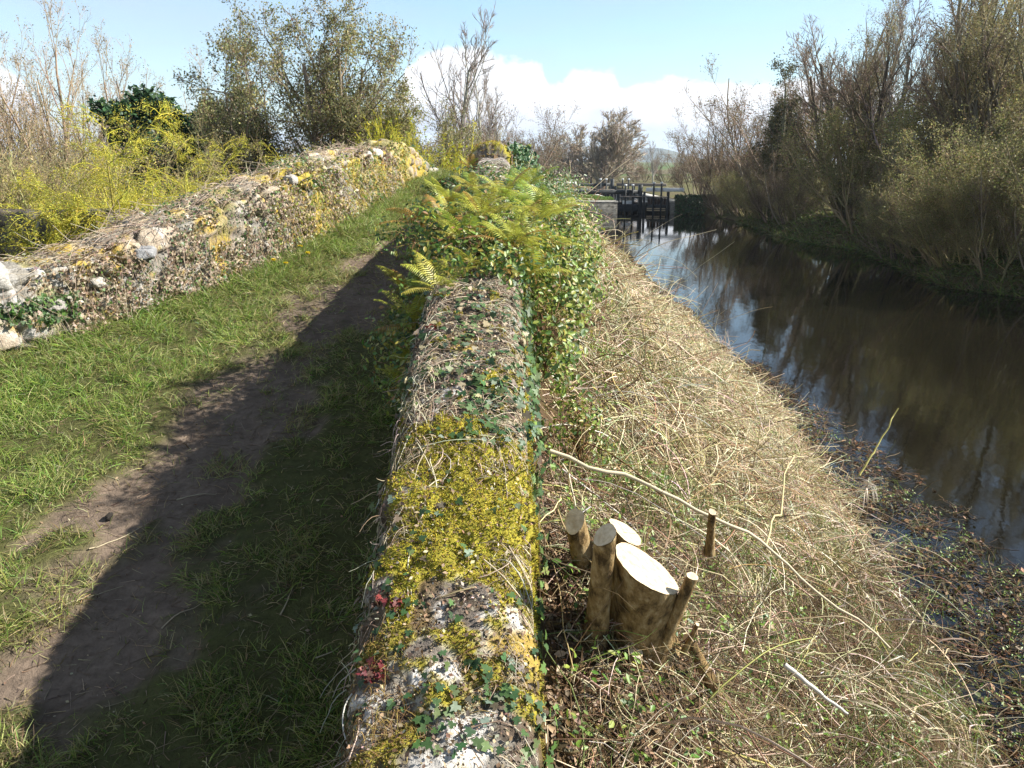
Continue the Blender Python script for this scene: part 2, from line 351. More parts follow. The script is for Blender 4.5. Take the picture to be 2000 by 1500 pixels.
def gl(a, b, step, far, g=1.25):
    c = list(np.arange(a, b, step)); s = step
    while c[-1] < far: s *= g; c.append(c[-1] + s)
    s = step
    lo = [c[0]]
    while lo[-1] > -far: s *= g; lo.append(lo[-1] - s)
    return np.array(lo[:0:-1] + c)
def ground_z(X, Y):
    z = H(X, Y)
    onpath = (X > lwx(Y) - .3) & (X < wallx(Y) + .1) & (Y < 24) & (Y > -2.5)
    z = np.where(onpath, z - .25, z)
    onbank = (X > wallx(Y) - .1) & (X < 5.9) & (Y < 29.8) & (Y > -.8)
    return np.where(onbank, z - .2, z)
def ground_col(X, Y, Z):
    n = fbm(X * .8, Y * .8, 51)[..., None]; n2 = fbm(X * .02, Y * .02, 53)[..., None]
    g = np.array([.085, .085, .03]) * (.6 + .8 * n); br = np.array([.12, .09, .055]) * (.6 + .8 * n)
    far = sstep(150, 300, Y)[..., None]; fld = np.where(n2 > .52, np.array([.13, .11, .06]), np.array([.08, .13, .035]))
    c = g * (.35 + .65 * sstep(.35, .6, n)) + br * (1 - sstep(.35, .6, n)) * .8
    c = c * (1 - far) + fld * far
    wet = (Z < .05)[..., None]
    return np.where(wet, np.array([.03, .024, .014]), c)
xs = gl(-9, 19, .28, 2500); ysn = gl(-3, 70, .35, 5000, 1.06)
ysn = ysn[ysn > -60]
tag(grid(xs, ysn, ground_z, 'ground', M['ground'], ground_col), kind='structure')
def bank_col(X, Y, Z):
    n = fbm(X * 3, Y * 3, 61)[..., None]; n2 = fbm(X * 25, Y * 25, 63)[..., None]
    c = np.array([.10, .066, .036]) * (.55 + .8 * n) * (.6 + .8 * n2)
    return np.where((Z < .03)[..., None], np.array([.03, .024, .015]), c)
bx = np.concatenate([np.arange(-.25, 2.5, .035), np.arange(2.5, 6.1, .07)]); by = np.concatenate([np.arange(-1, 6, .04), np.arange(6, 14, .08), np.arange(14, 30.3, .25)])
def bank_z(X, Y): return H(np.maximum(X, wallx(Y) + .02), Y) + .10 * (fbm(X * 2.2, Y * 2.2, 65) - .5) + .04 * (fbm(X * 12, Y * 12, 67) - .5)
tag(grid(bx, by, bank_z, 'canal_bank', M['ground'], bank_col), kind='structure')
def sheet(name, x0, x1, y0, y1, z, mat):
    V = np.array([[x0, y0, z], [x1, y0, z], [x1, y1, z], [x0, y1, z]], float)
    return tag(build(name, V, [np.array([[0, 1, 2, 3]])], mat), kind='structure')
sheet('water', 2.5, 40, -30, 95, 0, M['water']); sheet('water', -6, 17, 77, 143, .76, M['water2'])
# far hill
hx = np.linspace(-700, 1500, 160); hy = np.linspace(2300, 3600, 40)
def hill_z(X, Y):
    a = 42 * np.exp(-((X - 470) / 85) ** 2) + 12 * np.exp(-((X - 560) / 160) ** 2) + 14 * fbm(X * .006, Y * .003, 71) + 4
    return a * np.sin(np.clip((Y - 2300) / 1300, 0, 1) * np.pi) - 2
hm = grid(hx, hy, hill_z, 'hill', M['hill'], lambda X, Y, Z: np.ones(X.shape + (3,)) * .1); tag(hm, kind='structure')

# ------------------------------------------------------------------ stone walls
def stone_cols(idv, edge, a, b, s, yellow, white, moss):
    n = fbm(a * 9, b * 9, s + 1); n2 = fbm(a * 30, b * 30, s + 2); n3 = fbm(a * 2.3, b * 2.3, s + 3)
    base = np.array([.30, .265, .215])[None] * (.7 + .5 * idv[..., None]) * (.75 + .5 * n2[..., None])
    base = base * (1 + np.array([.10, 0, -.10]) * (idv[..., None] - .5) * 2)
    c = base * (.5 + .5 * sstep(.02, .14, edge))[..., None]
    w = (sstep(.50, .56, n * .45 + n3 * .3 + n2 * .25 + white))[..., None]; c = c * (1 - w) + np.array([.62, .59, .54]) * (.70 if s == 200 else 1.0) * (.45 + .95 * n2[..., None]) * w
    yl = (sstep(.52, .62, n * .5 + fbm(a * 1.5, b * 1.5, s + 7) * .5 + yellow))[..., None]
    c = c * (1 - yl) + np.array([.42, .30, .075]) * (.6 + .6 * n2[..., None]) * yl
    m = moss[..., None]; return c * (1 - m) + np.array([.30, .26, .035]) * (.55 + .8 * n2[..., None]) * m
def right_wall():
    y = np.concatenate([np.arange(-1.5, 1.2, .05), np.arange(1.2, 4.6, .009), np.arange(4.6, 11, .05), np.arange(11, 20, .04)])
    nu = 130; u = np.linspace(0, 1, nu); Y, Uu = np.meshgrid(y, u, indexing='ij')
    hw = wallhw(Y); cx = wallx(Y); zt = zwall(Y); hl = zt - (zpath(Y) - .15); hr = zt - (np.minimum(H(wallx(Y) + .35, Y), zt - .4) - .3)
    raised = sstep(12.4, 12.6, Y)
    rc = .05 + .2 * raised                                   # corner rounding
    # three spans of u: left face, top, right face
    a = np.clip(Uu / .30, 0, 1); b = np.clip((Uu - .30) / .45, 0, 1); c = np.clip((Uu - .75) / .25, 0, 1)
    lean = .05
    X = cx - hw - lean * (1 - a) + b * 2 * hw + 0 * c + lean * c
    Z = zt - hl * (1 - a) - hr * c
    q = np.abs(b * 2 - 1); rnd = 1 - (1 - np.clip((q - (1 - rc / hw)) / (rc / hw), 0, 1) ** 2) ** .5
    Z = Z - np.where((b > 0) & (b < 1) | (Uu <= .30) | (Uu >= .75), rnd * rc, 0) * np.where(a < 1, a ** 6, 1) * np.where(c > 0, (1 - c) ** 6, 1)
    Z = Z + .03 * np.sin(b * np.pi) * (b > 0)
    arc = np.where(Uu < .3, (a - 1) * hl, np.where(Uu < .75, b * 2 * hw, 2 * hw + c * hr))
    f1, f2, idv = voro(Y * 4.2 + .3 * (vn(Y * 3, arc * 3, 2) - .5), arc * 5.5, 11); e = f2 - f1
    tp = np.clip(sstep(0, .1, b) * sstep(1, .93, b), 0, 1)
    d = (.03 * sstep(0, .2, e) * (.5 + idv)) * (1 - .9 * tp) + .02 * tp + (.03 + .035 * tp) * (fbm(Y * 7, arc * 7, 12) - .5) + .03 * tp * (fbm(Y * 19, arc * 19, 13, 3) - .5) + .012 * (fbm(Y * 45, arc * 45, 14, 3) - .5)
    P = np.stack([X, Y, Z], -1); gy = np.gradient(P, axis=0); gu = np.gradient(P, axis=1); Nn = nrm(np.cross(gu, gy)); Nn = np.where(np.sum(Nn * np.stack([X - cx, 0 * X, Z - zt + .3], -1), -1, keepdims=True) < 0, -Nn, Nn)
    env = (sstep(1.55, 2.15, Y) * (1 - sstep(2.35, 3.0, Y))) * (b > 0.02) + .08 * sstep(2.6, 3.2, Y) * (1 - raised) + raised * .75 + .2 * (Y < 1.8)
    rel = (X - cx) / hw
    env = env + .25 * sstep(.4, .9, rel) * (Y < 3) * (Y > 1.9) - .2 * sstep(-.3, -1, rel) * (Y < 2.3)
    mf = sstep(.42, .52, fbm(Y * 14, arc * 14, 15, 5) * .66 + .33 * env * (.25 + 1.45 * fbm(Y * 6, arc * 6, 16)))
    d = d + .012 * mf * fbm(Y * 60, arc * 60, 18, 2)
    P = P + Nn * d[..., None]; e = np.where(tp > .5, .3, e)
    wht = .08 * (Y < 2.15) * (b > 0) * sstep(-.6, .2, rel) - .12 * (Uu < .3) + .03
    cc = stone_cols(idv, e, Y, arc, 100, -.05 + .18 * sstep(.95, 1, b) + .2 * raised, wht, mf)
    # brown humus where nothing else grows
    hum = sstep(.50, .56, .7 * fbm(Y * 6, arc * 6, 19) + .3 * fbm(Y * 28, arc * 28, 20) + .05 * (Y < 1.9) + .10 * sstep(0, -.8, rel) + .16 * sstep(2.6, 3.0, Y) * (1 - raised))[..., None] * (1 - mf[..., None]) * (b > 0)[..., None]
    cc = cc * (1 - .85 * hum) + np.array([.085, .06, .04]) * .85 * hum
    ny_, nu_ = Y.shape; i = np.arange(ny_ - 1)[:, None] * nu_ + np.arange(nu_ - 1)[None]
    F = np.stack([i, i + 1, i + nu_ + 1, i + nu_], -1).reshape(-1, 4)
    root = empty('stone_wall', (wallx(1.5), 1.5, 1.9)); tag(root, 'near moss topped parapet wall running up the middle of the picture beside the canal', 'wall')
    o = build('masonry', P.reshape(-1, 3) - np.array(root.location), [F], M['stone'], cc.reshape(-1, 3), root, smooth=True)
    return root, P, Nn, mf, rel, b, Y, arc, Uu
RW, WP, WN, WM, WREL, WB, WY, WARC, WU = right_wall()

def left_wall():
    y = np.concatenate([np.arange(-2, 5, .06), np.arange(5, 17.2, .022)]); nu = 90; u = np.linspace(0, 1, nu)
    Y, Uu = np.meshgrid(y, u, indexing='ij')
    dx = np.gradient(lwx(y), y)[:, None] + 0 * Y; nx_ = 1 / np.sqrt(1 + dx ** 2); ny_ = -dx * nx_        # horizontal normal, towards the path
    th = .48; zt = lwz(Y); zb = zpath(Y) - .2; zbb = np.full_like(Y, .8)
    a = np.clip(Uu / .5, 0, 1); b = np.clip((Uu - .5) / .35, 0, 1); c = np.clip((Uu - .85) / .15, 0, 1)
    off = .05 * (1 - a) - b * th
    Z = zb + (zt - zb) * a + .055 * np.sin(np.clip(b, 0, 1) * np.pi * .75) * (b > 0); zback = zt + .055 * math.sin(math.pi * .75)
    Z = np.where(c > 0, zback + (zbb - zback) * c, Z)
    wob = .06 * (fbm(Y * 1.2, Y * 0, 88) - .5) + .03 * (vn(Y * 4, Y * 0, 89) - .5)
    Z = Z + wob * np.where(a < 1, a ** 3, 1) * (1 - c)
    X0 = lwx(Y); P = np.stack([X0 + off * nx_, Y + off * ny_, Z], -1)
    arc = np.where(Uu < .5, Z, np.where(Uu < .85, zt + b * th, zt + th + c * 3)); s = np.cumsum(np.sqrt(1 + dx ** 2) * np.gradient(y)[:, None], 0)
    f1, f2, idv = voro(s * 3.6 + .4 * (vn(s * 3, arc * 3, 2) - .5), arc * 5.2, 31); e = f2 - f1
    gy = np.gradient(P, axis=0); gu = np.gradient(P, axis=1); Nn = nrm(np.cross(gu, gy)); ref = np.stack([nx_ * (.5 - b), ny_ * (.5 - b), .6 * np.sin(b * np.pi)], -1)
    Nn = np.where(np.sum(Nn * ref, -1, keepdims=True) < 0, -Nn, Nn)
    d = .055 * sstep(0, .28, e) * (.35 + idv) + .04 * (fbm(s * 6, arc * 6, 32) - .5) + .02 * (fbm(s * 30, arc * 30, 34, 3) - .5)
    P = P + Nn * d[..., None]
    env = (sstep(6.2, 7.6, Y) * .10 + sstep(8, 9, Y) * .04)
    mossv = sstep(.60, .70, fbm(s * 3, arc * 3, 35) + env) * .55
    cc = stone_cols(idv, e, s, arc, 200, .005 + .03 * sstep(7.5, 9, Y), -.03 + .05 * (Y < 6.4), mossv)
    ny2, nu2 = Y.shape; i = np.arange(ny2 - 1)[:, None] * nu2 + np.arange(nu2 - 1)[None]
    F = np.stack([i, i + 1, i + nu2 + 1, i + nu2], -1).reshape(-1, 4)
    root = empty('stone_wall', (lwx(6.), 6, 2.8)); tag(root, 'sunlit rubble wall along the grassy side of the path, orange lichen and dead creeper on it', 'wall')
    build('masonry', P.reshape(-1, 3) - np.array(root.location), [F], M['stone'], cc.reshape(-1, 3), root, smooth=True)
    return root, P, Nn, Y, a, b, s
LWR, LP, LN, LY, LA, LB, LS = left_wall()

def boulder(name, c, r, parent, col, seed, sq=(1, 1, .8)):
    nu, nv = 30, 20; u = np.linspace(0, 2 * np.pi, nu, endpoint=False); v = np.linspace(.001, np.pi - .001, nv)
    Uu, Vv = np.meshgrid(u, v, indexing='ij'); D = np.stack([np.cos(Uu) * np.sin(Vv), np.sin(Uu) * np.sin(Vv), np.cos(Vv)], -1)
    D = np.sign(D) * np.abs(D) ** .7; D = D @ np.array([[math.cos(seed), math.sin(seed), .08], [-math.sin(seed), math.cos(seed), .05], [-.06, .05, 1]])
    rr = r * (.9 + .5 * (fbm(D[..., 0] * 2 + 5, D[..., 1] * 2 + D[..., 2] * 1.7 + 5, seed) - .5) + .06 * (fbm(D[..., 0] * 9 + 5, D[..., 1] * 9 + D[..., 2] * 7 + 5, seed + 3) - .5))
    P = D * rr[..., None] * np.array(sq) + np.array(c) - (np.array(parent.location) if parent else 0)
    i = np.arange(nu)[:, None] * nv + np.arange(nv - 1)[None]; j = ((np.arange(nu) + 1) % nu)[:, None] * nv + np.arange(nv - 1)[None]
    n = fbm(P[..., 0] * 20, P[..., 1] * 20 + P[..., 2] * 20, seed + 9).reshape(-1, 1)
    return build(name, P.reshape(-1, 3), [np.stack([i, i + 1, j + 1, j], -1).reshape(-1, 4)], M['stone'], np.array(col) * (.75 + .5 * n), parent, smooth=True)
o = boulder('capping_stone', (-3.68, 5.72, 3.34), .16, LWR, (.38, .36, .32), 4, (1, 1.1, .85)); o['label'] = 'white lichened boulder on the wall head'
for k, (x, y, z, r, c) in enumerate([(-3.33, 6.05, 3.28, .08, (.34, .32, .28)), (-3.16, 6.25, 3.25, .07, (.38, .35, .3)), (-3.33, 5.98, 3.12, .09, (.30, .28, .25)), (-2.92, 6.62, 3.44, .10, (.26, .26, .26)),
                                    (-2.2, 8.5, 3.97, .09, (.42, .39, .34)), (-1.78, 11.2, 4.26, .12, (.5, .47, .42)), (-1.8, 10.6, 4.22, .11, (.46, .44, .39)), (-1.5, 16.4, 3.95, .18, (.5, .47, .42))]):
    boulder('capping_stone', (x - .02, y, z - .02), r, LWR, c, 10 + k, (.8, 1.3, .62))

# dark wall to the left, its shade put into darkened stone colours, beyond the sunken garden
def back_wall():
    x = np.arange(-16, -5.55, .04); z = np.linspace(0, 1, 60); X, Zu = np.meshgrid(x, z, indexing='ij')
    top = 3.50 + .03 * (fbm(X * 2, X * 0, 91) - .5)
    a = np.clip(Zu / .8, 0, 1); b = np.clip((Zu - .8) / .2, 0, 1)
    Z = .6 + (top - .6) * a; Y = 11.2 + b * .5; f1, f2, idv = voro(X * 3.2, Z * 4.5, 41); e = f2 - f1
    Y = Y - .05 * sstep(0, .25, e) * (1 - b) - .03 * fbm(X * 8, Z * 8, 44)
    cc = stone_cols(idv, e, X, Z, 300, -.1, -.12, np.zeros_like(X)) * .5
    n1_, n2_ = X.shape; i = np.arange(n1_ - 1)[:, None] * n2_ + np.arange(n2_ - 1)[None]
    root = empty('stone_wall', (-9, 11.2, .8)); tag(root, 'dark shaded wall beyond the sunlit wall at the left edge', 'wall')
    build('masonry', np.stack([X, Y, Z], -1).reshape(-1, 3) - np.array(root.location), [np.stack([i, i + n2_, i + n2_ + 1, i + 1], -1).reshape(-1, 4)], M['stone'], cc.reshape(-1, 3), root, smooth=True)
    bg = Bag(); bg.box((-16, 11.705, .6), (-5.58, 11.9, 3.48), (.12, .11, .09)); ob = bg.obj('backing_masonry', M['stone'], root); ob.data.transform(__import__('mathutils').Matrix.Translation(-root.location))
back_wall()

# ------------------------------------------------------------------ strands and blades
def strands(P0, D0, Ln, K, grav=0., wob=.25, rng=R, zmin=None):
    n = len(P0); P = np.zeros((n, K, 3)); P[:, 0] = P0; D = nrm(D0); st = (Ln / (K - 1))[:, None]
    bend = rng.standard_normal((n, 3)) * wob * .6
    for k in range(1, K):
        D = nrm(D + np.array([0, 0, -grav]) + bend + wob * .6 * rng.standard_normal((n, 3)))
        P[:, k] = P[:, k - 1] + D * st
        if zmin is not None: P[:, k, 2] = np.maximum(P[:, k, 2], zmin(P[:, k, 0], P[:, k, 1]))
    return P
def taper(n, K, r, tip=.25, mid=1.0): return np.asarray(r)[:, None] * np.linspace(1, tip, K)[None] if np.ndim(r) else np.full((n, 1), r) * np.linspace(1, tip, K)[None]

GREENS = [((.11, .185, .028), 4), ((.18, .25, .045), 4), ((.27, .31, .075), 3), ((.36, .33, .14), 2.2), ((.30, .25, .14), .9), ((.05, .10, .018), 1.5)]
def grass():
    rng = np.random.default_rng(11); n = 620000
    y = 1.9 + 15 * rng.random(n) ** 1.9; u = rng.random(n); xl_ = lwx(y) + .02; xr_ = wallx(y) - wallhw(y) - .02; x = xl_ + (xr_ - xl_) * u
    keep = (np.abs(x) / np.maximum(y, .1) < .85); x, y = x[keep], y[keep]
    s = soil(x, y); clump = fbm(x * 9, y * 9, 81, 3); cl2 = fbm(x * 2, y * 2, 83, 3)
    edge = np.exp(-np.abs(x - lwx(y)) / .3); redge = np.exp(-np.abs(x - wallx(y) + .25) / .3)
    lush = sstep(-1.0, -2.6, x - .15 * (y - 6)) 
    dens = (1 - .97 * s) * (.10 + .95 * sstep(.42, .60, clump + .10 * lush)) * (.45 + .55 * sstep(.35, .55, cl2 + .1 * lush)) + .5 * edge + .25 * redge
    dens = dens * (1 - .45 * sstep(.3, .7, x - np.interp(y, [0, 3, 7, 9.5, 17], [-2, -1.95, -1.42, -1.12, -1.05])) * (1 - redge) * (.4 + 1.2 * sstep(.6, .45, cl2)))
    tuft = sstep(.70, .74, fbm(x * 3.1, y * 3.1, 85, 2)); dens = dens + tuft * .5
    k = rng.random(len(x)) < np.clip(dens, 0, 1) * .8; x, y = x[k], y[k]; edge, redge, clump, cl2, tuft, lush, s = [v[k] for v in (edge, redge, clump, cl2, tuft, lush, s)]
    n = len(x); h = (.016 + .030 * rng.random(n)) * (1 + 1.2 * sstep(.45, .65, clump)) * (1 + .6 * lush) + .085 * edge * rng.random(n) + .05 * redge * rng.random(n) + .035 * tuft
    P0 = np.stack([x, y, path_z(x, y) - .004], 1); gx = (vn(x * 3, y * 3, 86) - .5); gy = (vn(x * 3, y * 3, 87) - .5)
    D0 = np.stack([1.6 * gx + .75 * rng.standard_normal(n), 1.6 * gy + .75 * rng.standard_normal(n), .75 + .5 * rng.random(n)], 1)
    P = strands(P0, D0, h, 4, .28, .16, rng, lambda a, b: zpath(b) - .04)
    w = (.0014 + .0014 * rng.random(n)) * (1 + np.clip(y - 4, 0, 12) * .10)
    c = pal(n, GREENS, .18, rng); dry = (rng.random(n) < .8 * s) | (rng.random(n) < .12 + .26 * (cl2 < .47) + .3 * sstep(1.2, .2, np.abs(x - np.interp(y, [0, 3, 7, 9.5, 17], [-2, -1.95, -1.42, -1.12, -1.05])))); c[dry] = pal(int(dry.sum()), [((.32, .27, .13), 1), ((.24, .25, .08), 1.3), ((.17, .12, .06), .5)], .2, rng)
    c = c * (1 + .5 * lush[:, None] * np.array([-.1, .12, -.2])) * (.8 + .45 * cl2[:, None])
    b = Bag(); b.tubes(P, taper(n, 4, w, .15), 2, c); print('grass', n)
    tag(b.obj('grass', M['grass']), 'short patchy green grass beside the trodden earth path', 'grass', kind='stuff')
    # flat dead stems and leaf crumbs on the bare soil
    n = 4200; y = 2.1 + 6 * rng.random(n) ** 1.4; x = wallx(y) - .3 - (2.6 * rng.random(n)); P0 = np.stack([x, y, path_z(x, y) + .004], 1)
    a = rng.random(n) * 6.28; D0 = np.stack([np.cos(a), np.sin(a), .02 * rng.standard_normal(n)], 1)
    P = strands(P0, D0, .03 + .10 * rng.random(n) ** 2, 4, 0, .12, rng); P[..., 2] = path_z(P[..., 0], P[..., 1]) + .004
    b = Bag(); b.tubes(P, taper(n, 4, .0009 + .0014 * rng.random(n)), 3, pal(n, [((.36, .28, .18), 2), ((.22, .15, .09), 2), ((.12, .08, .05), 2)], .2, rng))
    n = 3500; y = 2.1 + 8 * rng.random(n) ** 1.4; x = wallx(y) - .3 - (3 * rng.random(n)); leaves(b, np.stack([x, y, path_z(x, y) + .008], 1), np.array([[0, 0, 1.]]).repeat(n, 0), .004 + .018 * rng.random(n) ** 2, pal(n, [((.20, .13, .07), 2), ((.10, .07, .04), 2), ((.32, .27, .18), 1)], .2, rng), T_TRI, rng)
    tag(b.obj('dead_stem_litter', M['straw']), 'scraps of dead stem and leaf scattered over the trodden path', 'litter', kind='stuff')
grass()

def single_sticks():
    rng = np.random.default_rng(5)
    L_ = [(-1.95, 3.45, .3, 0.9, 'pale dead stalk lying on sunlit soil near the left corner', .004), (-1.72, 3.9, .2, .6, 'short pale stalk on bare soil above the largest grass tuft', .003),
          (-1.95, 3.0, .34, 1.0, 'long grey stalk half in sun at the lower left', .004), (-1.42, 2.95, .2, .75, 'pale stalk lying just inside the shadow edge', .0035),
          (-.95, 3.0, .18, 1.5, 'bent brown twig lying in the wall shadow', .004), (-.75, 2.75, .12, .2, 'thin brown twig beside the bent twig in shadow', .003)]
    for x, y, l, a, lab, r in L_:
        D = np.array([[math.cos(a), math.sin(a), 0]]); P = strands(np.array([[x, y, 0.]]), D, np.array([l]), 8, 0, .08, rng)
        P[..., 2] = path_z(P[..., 0], P[..., 1]) + r + .003
        b = Bag(); b.tubes(P, taper(1, 8, np.array([r])), 6, pal(1, [((.36, .29, .2), 1)], .1, rng)); o = b.obj('fallen_twig', M['twig'], smooth=True); tag(o, lab, 'twig', 'twigs lying on the path')
    o = boulder('dark_clod', (-1.98, 3.72, float(path_z(np.array(-1.98), np.array(3.72))) + .012), .02, None, (.03, .026, .022), 77, (.7, 1.6, 1.0)); tag(o, 'small dark clod of earth on the sunlit bare soil', 'clod')
single_sticks()

def thatch_top(x, y):
    xl = np.interp(y, [p[0] for p in XL], [p[1] for p in XL])
    m = .08 + .42 * sstep(.15, .9, x) * sstep(2.2, 3.8, y) * (1 - .85 * sstep(-2.2, .0, x - xl)) + .60 * (fbm(x * 1.3, y * 1.3, 95, 3) - .5) * sstep(.3, .8, x) * (1 - .7 * sstep(-1, 0, x - xl))
    m = m + .12 * sstep(.8, 2.0, x) * (1 - sstep(1.9, 3.6, y))
    return np.maximum(bank(np.maximum(x, .05), y), -.02) + m * (1 - .55 * sstep(12, 22, y))
def thatch():
    rng = np.random.default_rng(21); b = Bag()
    def layer(n, ymax, pw, rad, ln, depth, palette, K=7, xr=(.12, 4.9), S=3, lift=.08, sel=None, dirb=None, ymin=1.0):
        y = ymin + (ymax - ymin) * rng.random(n) ** pw; x = xr[0] + (xr[1] - xr[0]) * rng.random(n)
        keep = np.abs(x) / y < .85
        keep &= x < np.interp(y, [p[0] for p in XL], [p[1] for p in XL]) + .1
        if sel is not None: keep &= sel(x, y)
        x, y = x[keep], y[keep]; n = len(x); 
        flow = 9 * fbm(x * .7, y * .7, 97, 2) - 4.5 + (-.3 if dirb is None else dirb); a = np.where(rng.random(n) < .45, 6.28 * rng.random(n), flow + .8 * rng.standard_normal(n)); sg = np.where(rng.random(n) < .5, 1, -1)
        l = ln[0] + (ln[1] - ln[0]) * rng.random(n) ** 1.6; t = np.linspace(-.5, .5, K)[None]; cv = 2.0 * rng.standard_normal(n)[:, None]
        ang = a[:, None] + cv * t + .25 * np.cumsum(rng.standard_normal((n, K)), 1) * .35
        st = (l / (K - 1))[:, None]; X = x[:, None] + np.cumsum(np.cos(ang) * st, 1) - np.cos(a)[:, None] * l[:, None] * .5; Yy = y[:, None] + np.cumsum(np.sin(ang) * st, 1) - np.sin(a)[:, None] * l[:, None] * .5
        d = rng.random(n) ** 1.2 * depth; arch = lift * rng.standard_normal(n)
        X = np.maximum(X, wallx(Yy) + .26 + .03 * rng.random(n)[:, None])
        Z = thatch_top(X, Yy) - d[:, None] + arch[:, None] * np.cos(t * np.pi * rng.uniform(.8, 1.6, n)[:, None]) + (arch * rng.standard_normal(n))[:, None] * t
        P = np.stack([X, Yy, np.maximum(Z, -.01)], -1)
        r = (rad[0] + (rad[1] - rad[0]) * rng.random(n) ** 2) * (1 + np.clip(y - 4, 0, 20) * .09)
        c = pal(n, palette, .2, rng); c = c * (1 - .0 * (d / depth)[:, None])
        b.tubes(P, r[:, None] * np.linspace(1, .55, K)[None], S, c); return P
    SB = [((.62, .51, .32), 4), ((.76, .66, .46), 4), ((.38, .27, .14), 2), ((.44, .40, .18), 1.2), ((.17, .10, .06), .8)]
    BR = [((.13, .075, .038), 4), ((.19, .12, .06), 3), ((.34, .25, .15), 1.3), ((.06, .04, .025), 3), ((.12, .15, .04), 1.8)]
    sunny = lambda x, y: (rng.random(len(x)) < .06 + .94 * sstep(-.25, .6, (y - 3.1) - 1.4 * np.clip(x - .55, 0, 3.2) + .9 * (fbm(x * 1.5, y * 1.5, 99) - .5))) & (rng.random(len(x)) < 1 - .9 * sstep(1.5, .5, x) * sstep(6.5, 3.9, y))  # sunlight on the upper bank put in as paler stalks
    low = lambda x, y: (rng.random(len(x)) < .12 + .88 * sstep(.6, -.3, (y - 3.3) - 1.4 * np.clip(x - .55, 0, 3.2)))  # dimness of the lower bank put in as darker, browner stalks
    layer(15000, 13, 1.45, (.0015, .0034), (.12, .5), .22, SB, 6, sel=sunny, lift=.10)
    layer(12000, 30, 1.1, (.0020, .0045), (.2, .7), .3, SB, 5, ymin=8)
    layer(15000, 13, 1.6, (.0014, .0030), (.10, .40), .36, BR, 6)
    def tangle(n, y0, y1, pw, rad, ln, palette, K, sel=None, up=.25, grav=.10, wob=.26, x1=4.9, top=.0, cell=2.6):
        """free curved stalks in clumps that share a rough heading"""
        y = y0 + (y1 - y0) * rng.random(n) ** pw; x = .14 + (x1 - .14) * rng.random(n); k = (x / y < .85) & (x < np.interp(y, [p[0] for p in XL], [p[1] for p in XL]))
        if sel is not None: k &= sel(x, y)
        x, y = x[k], y[k]; n = len(x); _, _, idv = voro(x * cell, y * cell, 55); a = 25.13 * idv + .7 * rng.standard_normal(n)
        g = bank(x, y); tt = thatch_top(x, y); z = g + (tt - g + top) * rng.random(n) ** .6
        D = np.stack([np.cos(a), np.sin(a), up * rng.standard_normal(n) + .1], 1); l = ln[0] + (ln[1] - ln[0]) * rng.random(n) ** 1.8
        P = strands(np.stack([x, y, z], 1), D, l, K, grav, wob, rng, lambda p, q: np.maximum(bank(np.maximum(p, .05), q), -.01)); P[..., 0] = np.maximum(P[..., 0], wallx(P[..., 1]) + .25)
        r = (rad[0] + (rad[1] - rad[0]) * rng.random(n) ** 2.2) * (1 + np.clip(y - 4, 0, 20) * .08); b.tubes(P, r[:, None] * np.linspace(1, .5, K)[None], 3, pal(n, palette, .22, rng)); return P
    tangle(28000, 2.6, 13, 1.35, (.0018, .0060), (.10, .75), SB, 7, sunny)
    tangle(32000, 1.2, 8.5, 1.0, (.0010, .0030), (.08, .55), BR, 7, low, up=.45)
    tangle(1600, 1.2, 5.0, 1.0, (.0012, .0036), (.15, .7), SB, 8, low, up=.5, top=.08)
    tangle(9000, 1.2, 3.4, 1.0, (.0008, .0022), (.05, .28), BR + SB[:3], 6, None, up=.35, x1=1.5, cell=6)
    tangle(1300, 1.4, 10, 1.2, (.0020, .0052), (.5, 1.5), [((.56, .46, .30), 3), ((.42, .36, .14), 1.5), ((.26, .12, .07), 1.5), ((.62, .58, .50), 1)], 14, None, up=.4, grav=.09, wob=.10, top=.12)
    n = 900; y = 1.6 + 7 * rng.random(n); xl = np.interp(y, [p[0] for p in XL], [p[1] for p in XL]); x = .6 + (xl - .5) * rng.random(n) ** .6; a = rng.random(n) * 6.28      # flat dead reed blades
    P = strands(np.stack([x, y, thatch_top(x, y) + .02], 1), np.stack([np.cos(a), np.sin(a), .5 + 0 * a], 1), .15 + .4 * rng.random(n), 8, .25, .2, rng, lambda p, q: np.maximum(bank(p, q), 0) + .02); b.tubes(P, taper(n, 8, .003 + .005 * rng.random(n), .3), 2, pal(n, [((.58, .50, .38), 2), ((.40, .32, .2), 2), ((.25, .18, .11), 1)], .15, rng))
    tag(b.obj('dead_bramble_thatch', M['straw']), 'tangle of bleached dead stalks covering the bank above the canal', 'dead stalks', kind='stuff')
    # green shoots and leaflets growing through
    g = Bag(); n = 9500; y = 1.3 + 12 * rng.random(n) ** 1.5; x = .15 + 4.9 * rng.random(n); k = (np.abs(x) / y < .85) & (fbm(x * 1.8, y * 1.8, 96, 3) + .12 * sstep(1.3, .3, x) + .06 * sstep(3.6, 2.4, y) > .50); x, y = x[k], y[k]; n = len(x)
    P = np.stack([x, y, thatch_top(x, y) + .05 * rng.random(n)], 1); CG = [((.09, .17, .025), 3), ((.17, .26, .04), 3), ((.26, .30, .06), 1.5), ((.05, .10, .02), 1)]
    for q in range(3): leaves(g, P + .012 * rng.standard_normal((n, 3)), np.array([[.3, -.1, .9]]).repeat(n, 0), .014 + .020 * rng.random(n), pal(n, CG, .15, rng), T_OVAL, rng, jit=.45)
    n = 3500; y = 1.3 + 9 * rng.random(n) ** 1.4; x = .15 + 4.9 * rng.random(n); k = (np.abs(x) / y < .85); x, y = x[k], y[k]; n = len(x)
    Q = strands(np.stack([x, y, thatch_top(x, y) - .06], 1), rng.standard_normal((n, 3)) * .5 + np.array([0, 0, 1]), .10 + .16 * rng.random(n), 5, .25, .15, rng)
